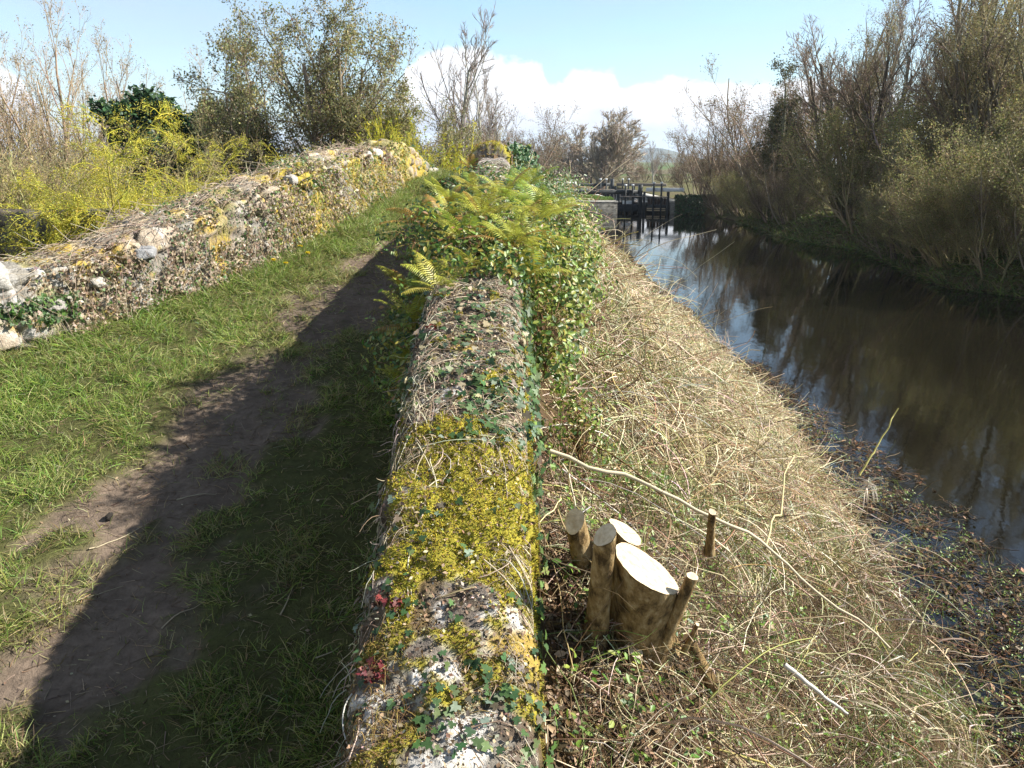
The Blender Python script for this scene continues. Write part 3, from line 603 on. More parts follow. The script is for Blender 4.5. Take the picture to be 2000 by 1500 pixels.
    g.tubes(Q, taper(n, 5, .0011 + .0012 * rng.random(n)), 2, pal(n, [((.16, .22, .04), 2), ((.10, .16, .03), 1), ((.30, .28, .12), 1)], .2, rng))
    n = 9000; y = 1.5 + 6 * rng.random(n); x = .5 + 3.6 * rng.random(n); k = (fbm(x * 1.4, y * 1.4, 94, 3) > .50) & (x / y < .85) & (x < np.interp(y, [p[0] for p in XL], [p[1] for p in XL])); x, y = x[k], y[k]; n = len(x)
    Q = strands(np.stack([x, y, thatch_top(x, y) - .10], 1), rng.standard_normal((n, 3)) * .45 + np.array([0, 0, 1]), .14 + .26 * rng.random(n), 6, .22, .12, rng)
    g.tubes(Q, taper(n, 6, .0016 + .0018 * rng.random(n)), 2, pal(n, [((.10, .15, .03), 3), ((.16, .20, .05), 2), ((.26, .25, .10), 1)], .2, rng))
    tag(g.obj('bramble_leaves', M['leaf']), 'small green bramble and grass shoots coming through the dead stalks', 'leaves', kind='stuff')
    # leaf litter on the bank floor round the stump
    l = Bag(); n = 34000; y = 1.2 + 3.2 * rng.random(n); x = .1 + 3 * rng.random(n) ** 1.4; leaves(l, np.stack([x, y, bank_z(x, y) + .03 * rng.random(n)], 1), np.array([[.4, 0, .9]]).repeat(n, 0), .008 + .028 * rng.random(n) ** 1.5, pal(n, [((.17, .105, .055), 3), ((.30, .21, .13), 2), ((.09, .06, .035), 3), ((.38, .31, .20), .7)], .2, rng), T_OVAL, rng)
    tag(l.obj('leaf_litter', M['straw']), 'brown dead leaves and crumbs on the bank round the cut stump', 'leaf litter', kind='stuff')
thatch()

def canes():
    rng = np.random.default_rng(8)
    spec = [((1.07, 850, 3.3), (1.9, 985, 3.2)), ]
    L_ = [  # start, end, sag height, radius, colour, label
        ((.14, 2.75, 3.12), (1.35, 2.6, 2.45), .10, .008, (.52, .44, .30), 'thick pale cane slanting down from the wall across the dead stalks'),
        ((.22, 2.1, 2.55), (1.15, 1.9, 2.35), -.02, .0042, (.42, .36, .12), 'long yellow green cane arching past the cut stump to the lower right'),
        ((.95, 2.5, 2.42), (1.15, 2.42, 2.28), .0, .010, (.55, .52, .45), 'short whitish stick lying right of the cut stump'),
        ((.10, 1.5, 2.62), (-.15, 1.42, 2.76), .01, .006, (.50, .33, .10), 'orange brown curved root on the near end of the mossy wall'),
        ((.20, 2.9, 3.0), (.32, 1.9, 2.3), .04, .0035, (.5, .44, .32), 'thin pale cane hanging down the canal side of the mossy wall'),
        ((1.0, 3.0, 2.6), (1.7, 4.6, 2.4), .2, .0045, (.45, .38, .2), 'brown cane crossing the middle of the dead stalk mound'),
        ((4.3, 9.5, .4), (4.9, 9.9, 1.15), -.05, .014, (.42, .38, .13), 'upright yellowish snapped stem standing at the water edge')]
    for p, q, sag, r, c, lab in L_:
        K = 22; t = np.linspace(0, 1, K)[:, None]; P = np.array(p) * (1 - t) + np.array(q) * t + np.array([0, 0, 1]) * sag * 4 * t * (1 - t)
        P = P + .09 * (np.stack([fbm(t[:, 0] * 4 + r * 900, t[:, 0] * 0, 5), fbm(t[:, 0] * 4 + r * 500, t[:, 0] * 0 + 3, 6), fbm(t[:, 0] * 4 + r * 700, t[:, 0] * 0 + 7, 7)], 1) - .5) * np.linalg.norm(np.array(q) - np.array(p))
        b = Bag(); b.tubes(P[None], taper(1, K, np.array([r]), .5), 7, np.array([c])); tag(b.obj('cane', M['twig'], smooth=True), lab, 'cane', 'loose canes over the bank')
canes()

# ------------------------------------------------------------------ growth on the walls
def wall_pts(n, sel, P, Nn, rng, W=None):
    idx = np.flatnonzero(sel.ravel()); 
    if W is not None: p = W.ravel()[idx]; idx = rng.choice(idx, n, p=p / p.sum())
    else: idx = rng.choice(idx, n)
    return P.reshape(-1, 3)[idx], Nn.reshape(-1, 3)[idx], idx
def area_w(P):
    gy = np.gradient(P, axis=0); gu = np.gradient(P, axis=1); return np.linalg.norm(np.cross(gu, gy), axis=-1)
def wall_growth():
    rng = np.random.default_rng(31); A = area_w(WP)
    # moss cushions
    b = Bag(); p, nn, ix = wall_pts(90000, (WM > .35) & (WY > 1.2) & (WY < 4.2) & (WB > 0), WP, WN, rng, A)
    n = len(p); P = strands(p - nn * .002, nn + .75 * rng.standard_normal((n, 3)), .004 + .010 * rng.random(n), 3, 0, .3, rng)
    near = p[:, 1] < 1.8
    c = pal(n, [((.38, .33, .035), 4), ((.50, .43, .06), 2.5), ((.22, .22, .035), 2.5), ((.30, .21, .07), 1.5)], .22, rng) * (.55 + .9 * fbm(p[:, 0] * 14, p[:, 1] * 14, 91, 3)[:, None]); c[near] = pal(int(near.sum()), [((.24, .17, .045), 2), ((.18, .14, .04), 2), ((.3, .27, .06), 1)], .2, rng)
    b.tubes(P, taper(n, 3, .0011 + .0013 * rng.random(n), .4), 3, c)
    p, nn, ix = wall_pts(9000, (WY > 12.4) & (WY < 16) & (WB > 0), WP, WN, rng, A)
    P = strands(p, nn + .7 * rng.standard_normal((9000, 3)), .02 + .03 * rng.random(9000), 3, .2, .3, rng); b.tubes(P, taper(9000, 3, .004 + 0 * p[:, 0], .4), 2, pal(9000, [((.34, .23, .05), 3), ((.26, .24, .05), 2), ((.2, .11, .04), 1)], .2, rng))
    tag(b.obj('moss', M['moss']), 'yellow green moss cushions spread over the top of the near wall', 'moss', kind='stuff')
    # dry creeping stems
    b = Bag()
    def creep(n, sel, ln, rad, palette, lift, K=9, spread=1.0, dirx=0.):
        p, nn, ix = wall_pts(n, sel, WP, WN, rng, A); a = dirx + spread * rng.standard_normal(n); D = np.stack([np.cos(a), np.sin(a), 0 * a], 1)
        l = ln[0] + (ln[1] - ln[0]) * rng.random(n) ** 2; K_ = K; t = np.linspace(0, 1, K_)[None]; an = a[:, None] + .9 * rng.standard_normal(n)[:, None] * t + .3 * np.cumsum(rng.standard_normal((n, K_)), 1) * .4
        st = (l / (K_ - 1))[:, None]; X = p[:, 0:1] + np.cumsum(np.cos(an) * st, 1); Yy = p[:, 1:2] + np.cumsum(np.sin(an) * st, 1)
        hw = wallhw(Yy); rx = (X - wallx(Yy)) / hw; over = np.clip(np.abs(rx) - 1, 0, 9) * hw; X = wallx(Yy) + np.clip(rx, -1.18, 1.18) * hw
        Z = zwall(Yy) + .028 - over * 1.3 + lift * rng.random(n)[:, None] * np.sin(t * np.pi) + .008 * rng.random((n, 1)) - .02 * sstep(.8, 1, np.abs(rx))
        P = np.stack([X, Yy, Z], -1); b.tubes(P, (rad[0] + (rad[1] - rad[0]) * rng.random(n) ** 2)[:, None] * np.linspace(1, .6, K_)[None], 3 if rad[1] < .003 else 5, pal(n, palette, .15, rng)); return P
    PL = [((.60, .52, .39), 3), ((.42, .34, .23), 2), ((.24, .17, .11), 1.6)]
    top = (WB > 0) & (WB < 1)
    creep(4200, top & (WY > 2.5) & (WY < 4.6), (.05, .35), (.0009, .0022), PL, .04)
    creep(1500, top & (WREL > -.5) & (WY > 2.55) & (WY < 3.1), (.1, .3), (.0009, .0020), [((.58, .5, .36), 3), ((.45, .36, .22), 1)], .03, dirx=-.3, spread=.35)
    creep(2600, top & (WY > 1.25) & (WY < 2.6), (.02, .14), (.0005, .0012), PL + [((.14, .10, .05), 2)], .02)
    creep(2200, top & (WREL < .3) & (WY > 1.2) & (WY < 1.8), (.03, .12), (.0006, .0013), [((.34, .24, .07), 2), ((.2, .12, .06), 2)], .03)
    creep(110, top & (WY > 1.35) & (WY < 2.7), (.12, .34), (.0016, .0030), PL, .03)
    creep(1500, top & (WY > 10.4) & (WY < 12.3), (.15, .5), (.002, .004), [((.55, .5, .42), 3), ((.38, .32, .26), 2)], .07, dirx=0, spread=.4)
    n = 900; p, nn, ix = wall_pts(n, (WU < .33) & (WU > .12) & (WY > 1.2) & (WY < 4.4), WP, WN, rng, A)
    P = strands(p + nn * .012, np.array([[-.2, 0, -.8]]) + .6 * rng.standard_normal((n, 3)) + nn * .4, .03 + .12 * rng.random(n) ** 2, 6, .2, .22, rng); b.tubes(P, taper(n, 6, .0007 + .0012 * rng.random(n), .6), 3, pal(n, PL, .2, rng))
    n = 15000; p, nn, ix = wall_pts(n, top & (WY > 1.2) & (WY < 4.4), WP, WN, rng, A * (1.2 - .6 * (WM > .5)))
    leaves(b, p + nn * .006, nn, .004 + .014 * rng.random(n) ** 2, pal(n, [((.14, .09, .05), 3), ((.30, .22, .13), 2), ((.07, .05, .035), 2), ((.45, .38, .27), 1)], .2, rng), T_TRI, rng, jit=.5)
    for i, (x0, y0) in enumerate(((-.35, 1.72),)):     # loop of bare stem hanging off the path side
        t = np.linspace(0, 1, 16); P = np.stack([x0 - .05 * np.sin(t * 3.1) + .1 * t ** 3, y0 - .22 * t, zwall(np.array(y0 - .2 * t)) - .01 + .02 * np.sin(t * 6)], 1); b.tubes(P[None], np.full((1, 16), .0018), 6, np.array([[.58, .55, .48]]))
    tag(b.obj('dry_creeper_stems', M['straw']), 'net of pale dead creeper stems over the near wall top', 'dead stems', kind='stuff')
    # ivy leaves on the near wall
    b = Bag(); IV = [((.035, .075, .028), 4), ((.06, .11, .035), 3), ((.11, .15, .055), 1.6), ((.09, .07, .045), 1), ((.14, .18, .13), 1)]
    def ivy(n, sel, s, palette=IV, hd=None, lift=.012, T=T_IVY, jit=.45):
        p, nn, ix = wall_pts(n, sel, WP, WN, rng, A); leaves(b, p + nn * (lift * (.5 + rng.random((n, 1)))), nn + np.array([.1, -.25, .25]), (s[0] + (s[1] - s[0]) * rng.random(n)) * .8, pal(n, palette, .15, rng), T, rng, jit=jit, heading=hd)
    ivy(90, top & (WREL > -.2) & (WY > 1.50) & (WY < 1.74), (.02, .038))
    ivy(120, (WREL < -.3) & (WY > 1.6) & (WY < 2.2) & (WU > .2), (.018, .035))
    ivy(60, top & (WY > 1.8) & (WY < 2.6), (.018, .035))
    ivy(130, top & (WREL > 0) & (WY > 2.5) & (WY < 2.85), (.025, .045))
    ivy(750, top & (WY > 2.7) & (WY < 4.2), (.022, .046), IV + [((.33, .27, .17), 3)])
    ivy(300, (WU > .76) & (WU < .84) & (WY > 1.4) & (WY < 4.4), (.025, .045), [((.09, .15, .04), 3), ((.05, .09, .03), 2), ((.18, .24, .06), 1)], lift=.03)
    ivy(500, (WU > .72) & (WU < .86) & (WY > 2.6) & (WY < 4.4), (.03, .05), lift=.04)
    ivy(700, (WU < .31) & (WU > .1) & (WY > 1.4) & (WY < 4.4), (.02, .04), lift=.02)
    tag(b.obj('ivy', M['ivy']), 'dark green ivy leaves creeping over the near wall', 'ivy', kind='stuff')
    # big glossy ivy on the raised far end of the wall
    b = Bag(); n = 3300; t = rng.random(n); y = 10.6 + 3.2 * rng.random(n); ang = rng.random(n) * 1.5; rr = .30 * (1 + .25 * rng.standard_normal(n).clip(-1, 1))
    cx = wallx(y) + .24; z = zwall(y) - .02 - .10 * rng.random(n) - 1.3 * t ** 1.3 + .06 * sstep(11.5, 13, y); x = cx + .10 + .50 * t ** .6 + .08 * rng.standard_normal(n)
    leaves(b, np.stack([x, y, z], 1), np.array([[.75, -.35, .45]]).repeat(n, 0), .05 + .05 * rng.random(n), pal(n, [((.035, .085, .035), 3), ((.06, .13, .05), 3), ((.12, .19, .10), 1.5), ((.20, .22, .05), .5)], .15, rng), T_OVAL, rng, jit=.55)
    o = b.obj('ivy_clump', M['ivy']); tag(o, 'large leaved glossy ivy hanging over the canal side of the raised far wall end', 'ivy')
    # loose tan/ivy growth on the sunlit left wall
    b = Bag(); A2 = area_w(LP)
    def lv(n, sel, s, palette, lift=.02, T=T_IVY, jit=.7, W=A2):
        p, nn, ix = wall_pts(n, sel, LP, LN, rng, W); leaves(b, p + nn * lift * (.2 + rng.random((n, 1))), nn, s[0] + (s[1] - s[0]) * rng.random(n), pal(n, palette, .16, rng), T, rng, jit=jit)
    TAN = [((.34, .26, .175), 4), ((.28, .21, .13), 3), ((.24, .17, .11), 2), ((.5, .42, .32), 1), ((.13, .16, .06), 1.4)]
    GRN = [((.06, .12, .035), 3), ((.10, .18, .04), 3), ((.14, .17, .09), 2), ((.3, .26, .17), 1)]
    YG = [((.30, .27, .06), 4), ((.22, .26, .05), 3), ((.36, .24, .05), 3), ((.14, .19, .04), 2), ((.4, .34, .2), 1)]
    f = fbm(LS * 1.7, LP[..., 2] * 1.7, 301, 3); f2 = fbm(LS * 1.1 + 9, LP[..., 2] * 2.2, 303, 3); vis = (LA > .1) & (LY > 4.5)
    f3 = fbm(LS * .8 + 3, LP[..., 2] * 1.1, 305, 3)
    lv(9000, vis & (LY > 6.0) & (LY < 9.4) & (f > .42) & (LB < .1), (.014, .030), TAN, .04)
    lv(1200, vis & (LY > 5) & (LY < 6.6) & (f > .53) & (LB < .1), (.014, .030), TAN, .03)
    lv(4200, vis & (LY > 6.2) & (LY < 9) & (f2 > .54), (.016, .032), GRN, .05)
    lv(900, vis & (LY > 5.2) & (LY < 6.1) & (LA > .3) & (LA < .8) & (f2 > .47), (.02, .042), GRN, .05)
    lv(5200, vis & (LY > 8) & (LY < 13) & (f3 > .44) & (LB < .1), (.018, .036), YG, .05)
    lv(2200, vis & (LY > 8.5) & (LY < 12.2) & (f3 < .46) & (LB < .1), (.018, .036), TAN, .04)
    lv(2600, vis & (LY > 8.6) & (LY < 12.2) & (f2 > .5), (.018, .04), GRN, .06)
    lv(900, vis & (LY > 13.5) & (LY < 17), (.03, .055), [((.14, .2, .12), 3), ((.08, .14, .05), 2)], .08)
    lv(4600, (LB > .02) & (LY > 5.8) & (LY < 12), (.014, .032), TAN, .04)
    tag(b.obj('wall_creeper', M['ivy' if 0 else 'leaf']), 'dead tan leaves and green ivy patches clothing the sunlit wall', 'creeper', kind='stuff')
    b = Bag(); n = 1700; p, nn, ix = wall_pts(n, (LB > 0) & (LB < .98) & (LY > 5.9) & (LY < 12), LP, LN, rng, A2 * (1.5 - sstep(6, 12, LY)))
    tn = np.stack([np.interp(p[:, 1], LY[:, 0], np.gradient(lwx(LY[:, 0]), LY[:, 0])), np.ones(n), np.full(n, .12)], 1)
    P = strands(p + nn * .02, nrm(tn) * np.where(rng.random((n, 1)) < .5, 1, -1) + .35 * rng.standard_normal((n, 3)) * [1, 1, .4] + nn * .05, .1 + .30 * rng.random(n) ** 2, 7, .10, .2, rng)
    b.tubes(P, taper(n, 7, .0016 + .0025 * rng.random(n), .6), 3, pal(n, [((.42, .34, .25), 3), ((.30, .22, .15), 2), ((.5, .42, .30), 1)], .15, rng))
    n = 1600; p, nn, ix = wall_pts(n, (LA > .3) & (LB < .02) & (LY > 5) & (LY < 12), LP, LN, rng, A2)
    P = strands(p + nn * .015, np.array([[0, 0, -1.]]) + .45 * rng.standard_normal((n, 3)) + nn * .15, .1 + .3 * rng.random(n) ** 2, 6, .12, .15, rng); b.tubes(P, taper(n, 6, .0012 + .0016 * rng.random(n), .6), 3, pal(n, [((.46, .37, .27), 3), ((.32, .24, .16), 2)], .15, rng))
    tag(b.obj('dry_creeper_stems', M['straw']), 'tangled dead creeper stems draped along the sunlit wall top', 'dead stems', kind='stuff')
wall_growth()

# red-leaved herb tufts on the near wall
def red_plants():
    rng = np.random.default_rng(41)
    for (x, y, r, lab) in ((-.315, 1.90, .045, 'upper of two red leaved rosettes on the path side of the near wall top'), (-.325, 1.70, .035, 'lower of two red leaved rosettes on the path side of the near wall top'),
                        (-.30, 3.35, .05, 'dark red rosette among dry stems beyond the moss'), (-.17, 3.75, .05, 'dark red rosette just below the fern bush')):
        n = 70; a = rng.random(n) * 6.28; rr = r * rng.random(n) ** .6; z = float(zwall(np.array(y)))
        P = np.stack([x + rr * np.cos(a), y + rr * np.sin(a), z + .035 + .02 * rng.random(n)], 1); b = Bag()
        leaves(b, P, np.array([[0, -.2, 1.]]).repeat(n, 0), .010 + .012 * rng.random(n), pal(n, [((.13, .018, .022), 3), ((.20, .045, .035), 2), ((.07, .03, .02), 2)], .2, rng), T_IVY, rng)
        Q = np.stack([np.broadcast_to([x, y, z + .01], (30, 3)), P[:30]], 1); b.tubes(Q, np.full((30, 2), .0007), 3, pal(30, [((.3, .05, .05), 1)], .1, rng))
        tag(b.obj('red_rosette', M['leaf']), lab, 'plant', 'red leaved plants on the near wall')
red_plants()

# ------------------------------------------------------------------ ferns and the bush over the wall
def frond_mesh(seed):
    rng = np.random.default_rng(seed); K = 24; t = np.linspace(0, 1, K); Ln = .38
    P = np.stack([Ln * t * (1 - .12 * t ** 2), .03 * np.sin(t * 3 + seed), .30 * t * Ln * 2 * (1 - .72 * t)], 1); T = nrm(np.gradient(P, axis=0)); sd = nrm(np.cross(T, [0, 0, 1.]))
    b = Bag(); base = np.array([(.36, .38, .05), (.25, .34, .045), (.40, .36, .06), (.34, .20, .045)][seed % 4])
    b.tubes(P[None], (np.linspace(.0022, .0008, K))[None], 4, np.array([base * np.array([1.1, .8, .7])]))
    for s in (-1, 1):
        for k in range(4, K):
            l = .075 * math.sin(math.pi * min(1, (t[k] * 1.02) ** .75)) + .008; d = sd[k] * s + T[k] * .35 + np.array([0, 0, -.10]); d = d / np.linalg.norm(d); w = T[k] * .0042
            q = P[k]; droop = np.array([0, 0, -.012])
            V = np.array([q - w * .8, q + w * .8, q + d * l * .5 + w * 1.1 + [0, 0, .004], q + d * l * .5 - w * .9 + [0, 0, .004], q + d * l + droop])
            c = base * (1 + .25 * rng.standard_normal()) * np.array([1, 1, 1]); b.add(V, np.array([[0, 1, 2, 3]]), np.clip(c, .01, .9)); b.F.setdefault(3, []).append(np.array([[3, 2, 4]]) + b.n - 5)
    return b.obj('frond', M['leaf'], link=False)
def ferns():
    rng = np.random.default_rng(51); ms = [frond_mesh(i) for i in range(8)]
    place = [(-.50, 4.05, -.42, 'outermost fern leaning over the path edge, lowest on the left', 0), (-.36, 4.25, -.05, 'fern on the path side corner of the wall', 0), (-.50, 4.55, -.18, 'rusty tipped fern over the path above the lowest one', 1), (-.28, 4.55, .10, 'fern at the near edge of the bush on the wall top', 0),
             (-.42, 5.0, .12, 'yellow green fern with a long comb like frond facing the path', 0), (-.12, 4.95, .17, 'yellowish fern in the middle of the wall top', 0), (.10, 5.15, .16, 'golden fern right of the middle of the wall top', 1), (.22, 4.75, .02, 'fern on the canal side of the wall', 0),
             (-.58, 5.4, .02, 'rusty fern sticking out furthest over the shaded path', 3), (-.25, 5.6, .22, 'fern behind the yellowish one on the wall crest', 2), (.1, 5.75, .22, 'amber fern below the green bush', 1), (-.5, 11.3, -.2, 'dark rusty fern at the foot of the raised wall end', 3), (-.62, 12.2, -.05, 'dark fern fringe on the path side of the raised wall end', 3),
             (-.40, 5.3, .17, 'olive fern between the comb like one and the rusty outer one', 0), (-.05, 5.35, .20, 'yellow fern behind the yellowish one, near the wall middle', 0), (.28, 5.35, .12, 'green gold fern over the canal side leaves', 0), (-.62, 4.85, -.28, 'fern hanging low over the shaded path', 0), (.02, 4.45, .10, 'low fern where the dry stems meet the bush', 0), (-.46, 3.85, -.50, 'lowest fern hanging against the path side of the wall', 0), (-.22, 4.15, .04, 'nearest fern on the wall top', 0), (.08, 4.15, .0, 'nearest fern on the canal side of the wall top', 0), (-.34, 3.95, -.02, 'fern at the near path side corner of the bush', 0), (.0, 4.3, .13, 'upright fern at the near middle of the bush', 0), (-.18, 4.75, .2, 'taller yellow fern in the near middle of the bush', 0), (.14, 4.7, .18, 'taller green fern near the canal side edge of the wall top', 0), (-.50, 4.15, -.25, 'drooping fern just above the pale low one', 0), (-.55, 4.3, -.45, 'pale fern low on the path side in front of the shaded grass', 0)]
    for j, (x, y, dz, lab, ck) in enumerate(place):
        z = float(zwall(np.array(y))) + dz + .02; root = empty('fern', (x, y, z), rng.random() * 6.28, .55 + .25 * rng.random()); tag(root, lab, 'fern', 'ferns growing on the near wall')
        nf = 13 if y < 10 else 10
        for i in range(nf):
            o = put('frond', ms[(ck + 4 * (i % 2)) if rng.random() < .6 else int(rng.integers(8))], root)
            o.rotation_euler = (rng.uniform(-.3, .3), rng.uniform(-.75, .15), i / nf * 6.28 + rng.uniform(-.3, .3)); s = rng.uniform(.6, 1.1); o.scale = (s, s, s)
ferns()
def bush():
    rng = np.random.default_rng(61)
    def blob(n, c, r, power=.4):
        d = nrm(rng.standard_normal((n, 3))); return np.array(c) + d * np.array(r) * (rng.random((n, 1)) ** power) * (.62 + .75 * vn(d[:, 0:1] * 4 + 9, d[:, 1:2] * 4 + d[:, 2:3] * 3 + 9, 5)), d
    def shrub(blobs, cols, size, label, mat='leaf', T=T_OVAL, stems=160):
        root = empty('shrub', (blobs[0][1][0], blobs[0][1][1], blobs[0][1][2] - .4)); tag(root, label, 'shrub', 'shrubs rooted in the near wall'); b = Bag(); sb = Bag(); o = np.array(root.location)
        for n, c, r in blobs:
            p, d = blob(n, c, r); cl = fbm(p[:, 0] * 6, p[:, 1] * 6 + p[:, 2] * 5, 9); k = cl > .42; p, d = p[k], d[k]; m = len(p)
            leaves(b, p - o, d + np.array([.2, -.2, .5]), size[0] + (size[1] - size[0]) * rng.random(m), pal(m, cols, .18, rng), T, rng, jit=.6)
            q, _ = blob(stems, c, r, .8); base = np.array(c) - [0, 0, r[2] * .9]; m = len(q)
            t = np.linspace(0, 1, 6)[None, :, None]; Pp = base * (1 - t) + q[:, None] * t + .03 * rng.standard_normal((m, 6, 3)) * t; Pp[:, :, 2] += .08 * np.sin(t[..., 0] * 3.14)
            sb.tubes(Pp - o, taper(m, 6, .0022 + .002 * rng.random(m), .4), 3, pal(m, [((.2, .13, .07), 2), ((.34, .2, .09), 1), ((.3, .26, .12), 1)], .2, rng))
        b.obj('foliage', M[mat], root); sb.obj('stems', M['twig'], root)
    G1 = [((.07, .14, .025), 4), ((.13, .21, .035), 4), ((.21, .27, .05), 2), ((.24, .13, .05), 1), ((.05, .09, .03), 2)]
    G2 = [((.14, .21, .03), 4), ((.24, .29, .05), 3), ((.07, .12, .025), 4), ((.34, .30, .07), 1.6), ((.18, .12, .05), .8)]
    G3 = [((.10, .17, .05), 3), ((.15, .19, .09), 2), ((.06, .12, .03), 3), ((.25, .18, .07), 1)]
    shrub([(8000, (-.08, 7.0, 3.80), (.60, 1.2, .27)), (6000, (.15, 8.3, 3.80), (.58, 1.1, .27)), (3500, (-.15, 9.6, 3.93), (.48, .9, .17)), (2500, (.42, 9.6, 3.6), (.4, 1.1, .4))], G3, (.022, .042), 'dense dark green bramble shrub on the wall crest below the raised end')
    shrub([(6500, (.26, 5.3, 3.40), (.34, 1.0, .36)), (5400, (.38, 6.7, 3.48), (.36, 1.0, .36)), (2800, (.18, 4.3, 3.25), (.20, .75, .30))], G2, (.02, .045), 'bright yellow green leafy shrub overhanging the canal side of the wall')
    shrub([(6500, (-.28, 5.3, 3.70), (.46, 1.1, .20)), (3200, (-.48, 4.4, 3.15), (.24, .7, .36)), (4200, (-.10, 4.45, 3.63), (.36, .65, .16)), (900, (-.42, 3.7, 3.1), (.10, .5, .25))], G1 + [((.30, .26, .05), 3)], (.02, .038), 'low mixed green and rusty foliage under the ferns on the wall top')
    shrub([(700, (.35, 3.9, 2.85), (.16, .5, .25)), (700, (.25, 3.1, 2.55), (.12, .6, .22))], G2, (.018, .034), 'small leafy tangle hanging at the canal side of the dry wall top', stems=60)
bush()

# ------------------------------------------------------------------ coppiced stump and cut sticks
def log(bag_bark, p, q, r0, r1, cut_n, seed, name, parent, S=22, bulge=.06):
    """trunk piece from p to q ending in a slanted saw cut whose plane has normal cut_n; the cut face is its child"""
    p = np.array(p, float); q = np.array(q, float); ax = (q - p) / np.linalg.norm(q - p); cut_n = np.array(cut_n, float) / np.linalg.norm(cut_n)
    a = np.cross(ax, [0, 1, .1]); a /= np.linalg.norm(a); b2 = np.cross(ax, a); K = 14; th = np.arange(S) / S * 2 * np.pi; V = []
    for k in range(K):
        t = k / (K - 1); r = r0 + (r1 - r0) * t + r0 * .35 * (1 - t) ** 6
        rr = r * (1 + bulge * np.cos(2 * th + seed) + bulge * .6 * np.cos(3 * th + seed * 2 + t * 1.5) + .05 * (vn(th * 3, th * 0 + t * 5, seed) - .5) + .05 * (vn(np.cos(th) * 6 + 9, np.sin(th) * 6 + 9 + t * 9, seed + 4) - .5))
        ring = p + np.outer(np.cos(th) * rr, a) + np.outer(np.sin(th) * rr, b2); base = ring.copy()
        s = ((q - ring) @ cut_n) / (ax @ cut_n); V.append(ring + np.outer(s * t, ax))
    o = np.array(parent.location); V = np.concatenate(V); i = np.arange(K - 1)[:, None] * S + np.arange(S)[None]; j = np.arange(K - 1)[:, None] * S + (np.arange(S)[None] + 1) % S
    st = build(name, V - o, [np.stack([i, j, j + S, i + S], -1).reshape(-1, 4)], M['logbark'], np.full((len(V), 3), .2), parent, smooth=True)
    ring = V[-S:]; c = ring.mean(0); rings = [c + (ring - c) * f + cut_n * (.0015 + .002 * (vn(th * 2, th * 0 + f * 6, seed + 3)[:, None] - .5)) for f in (1.0, .93, .75, .5, .25)]; W = np.concatenate(rings + [[c + cut_n * .002]])
    F = []
    i = np.arange(4)[:, None] * S + np.arange(S)[None]; j = np.arange(4)[:, None] * S + (np.arange(S)[None] + 1) % S
    cf = build('cut_face', W - o, [np.stack([i, j, j + S, i + S], -1).reshape(-1, 4), np.stack([4 * S + np.arange(S), 4 * S + (np.arange(S) + 1) % S, np.full(S, 5 * S)], 1)], M['cutwood'], np.full((len(W), 3), .7), st, smooth=True)
    return st
def at(px, py, d): r = ray(px, py); return np.array([0, 0, EYE]) + np.array(r) * d      # d = depth along the view axis
stump = empty('coppice_stump', tuple(at(1210, 1260, 2.45))); tag(stump, 'freshly cut multi stem tree stump with white saw cuts beside the near wall', 'tree stump')
log(None, at(1245, 1265, 2.50), at(1262, 1112, 2.25), .094, .086, (.58, -.12, .80), 1, 'cut_stem', stump, 36)['label'] = 'thickest cut stem with a white oval saw cut'
log(None, at(1160, 1265, 2.40), at(1182, 1045, 2.12), .034, .028, (-.62, -.45, .62), 2, 'cut_stem', stump)['label'] = 'tall slim grey cut stem'
log(None, at(1218, 1180, 2.75), at(1222, 1040, 2.52), .058, .052, (.62, -.05, .78), 3, 'cut_stem', stump, 28)['label'] = 'cut stem half hidden behind the thickest one'
log(None, at(1148, 1130, 2.6), at(1122, 1018, 2.44), .038, .032, (-.45, -.72, .55), 4, 'cut_stem', stump)['label'] = 'short leaning stem nearest the wall with a tan round cut'
log(None, at(1280, 1290, 2.40), at(1352, 1126, 2.22), .022, .017, (.3, -.2, .9), 5, 'cut_stem', stump, 16)['label'] = 'slim stem slanting to the right of the thickest one'
log(None, at(1238, 1300, 2.36), at(1242, 1275, 2.33), .022, .019, (.2, -.4, .9), 6, 'cut_stem', stump, 14)['label'] = 'low cut stub at the foot'
def stick(p, q, r0, r1, n, seed, lab):
    rt = empty('cut_stick', tuple(p)); tag(rt, lab, 'cut stick', 'loose sawn sticks by the stump'); log(None, p, q, r0, r1, n, seed, 'stick_shaft', rt, 14)
stick(at(1398, 1350, 2.52), at(1342, 1245, 2.42), .020, .014, (-.6, -.3, .7), 7, 'dark curved sawn stick lying in the hollow below and right of the stump')
stick(at(1385, 1080, 2.9), at(1391, 1000, 2.78), .016, .012, (.1, -.6, .8), 8, 'upright sawn shoot standing behind and right of the stump')
stick(at(1335, 1275, 2.42), at(1362, 1220, 2.36), .009, .006, (.2, -.4, .9), 9, 'thin split stick leaning right of the stump foot')

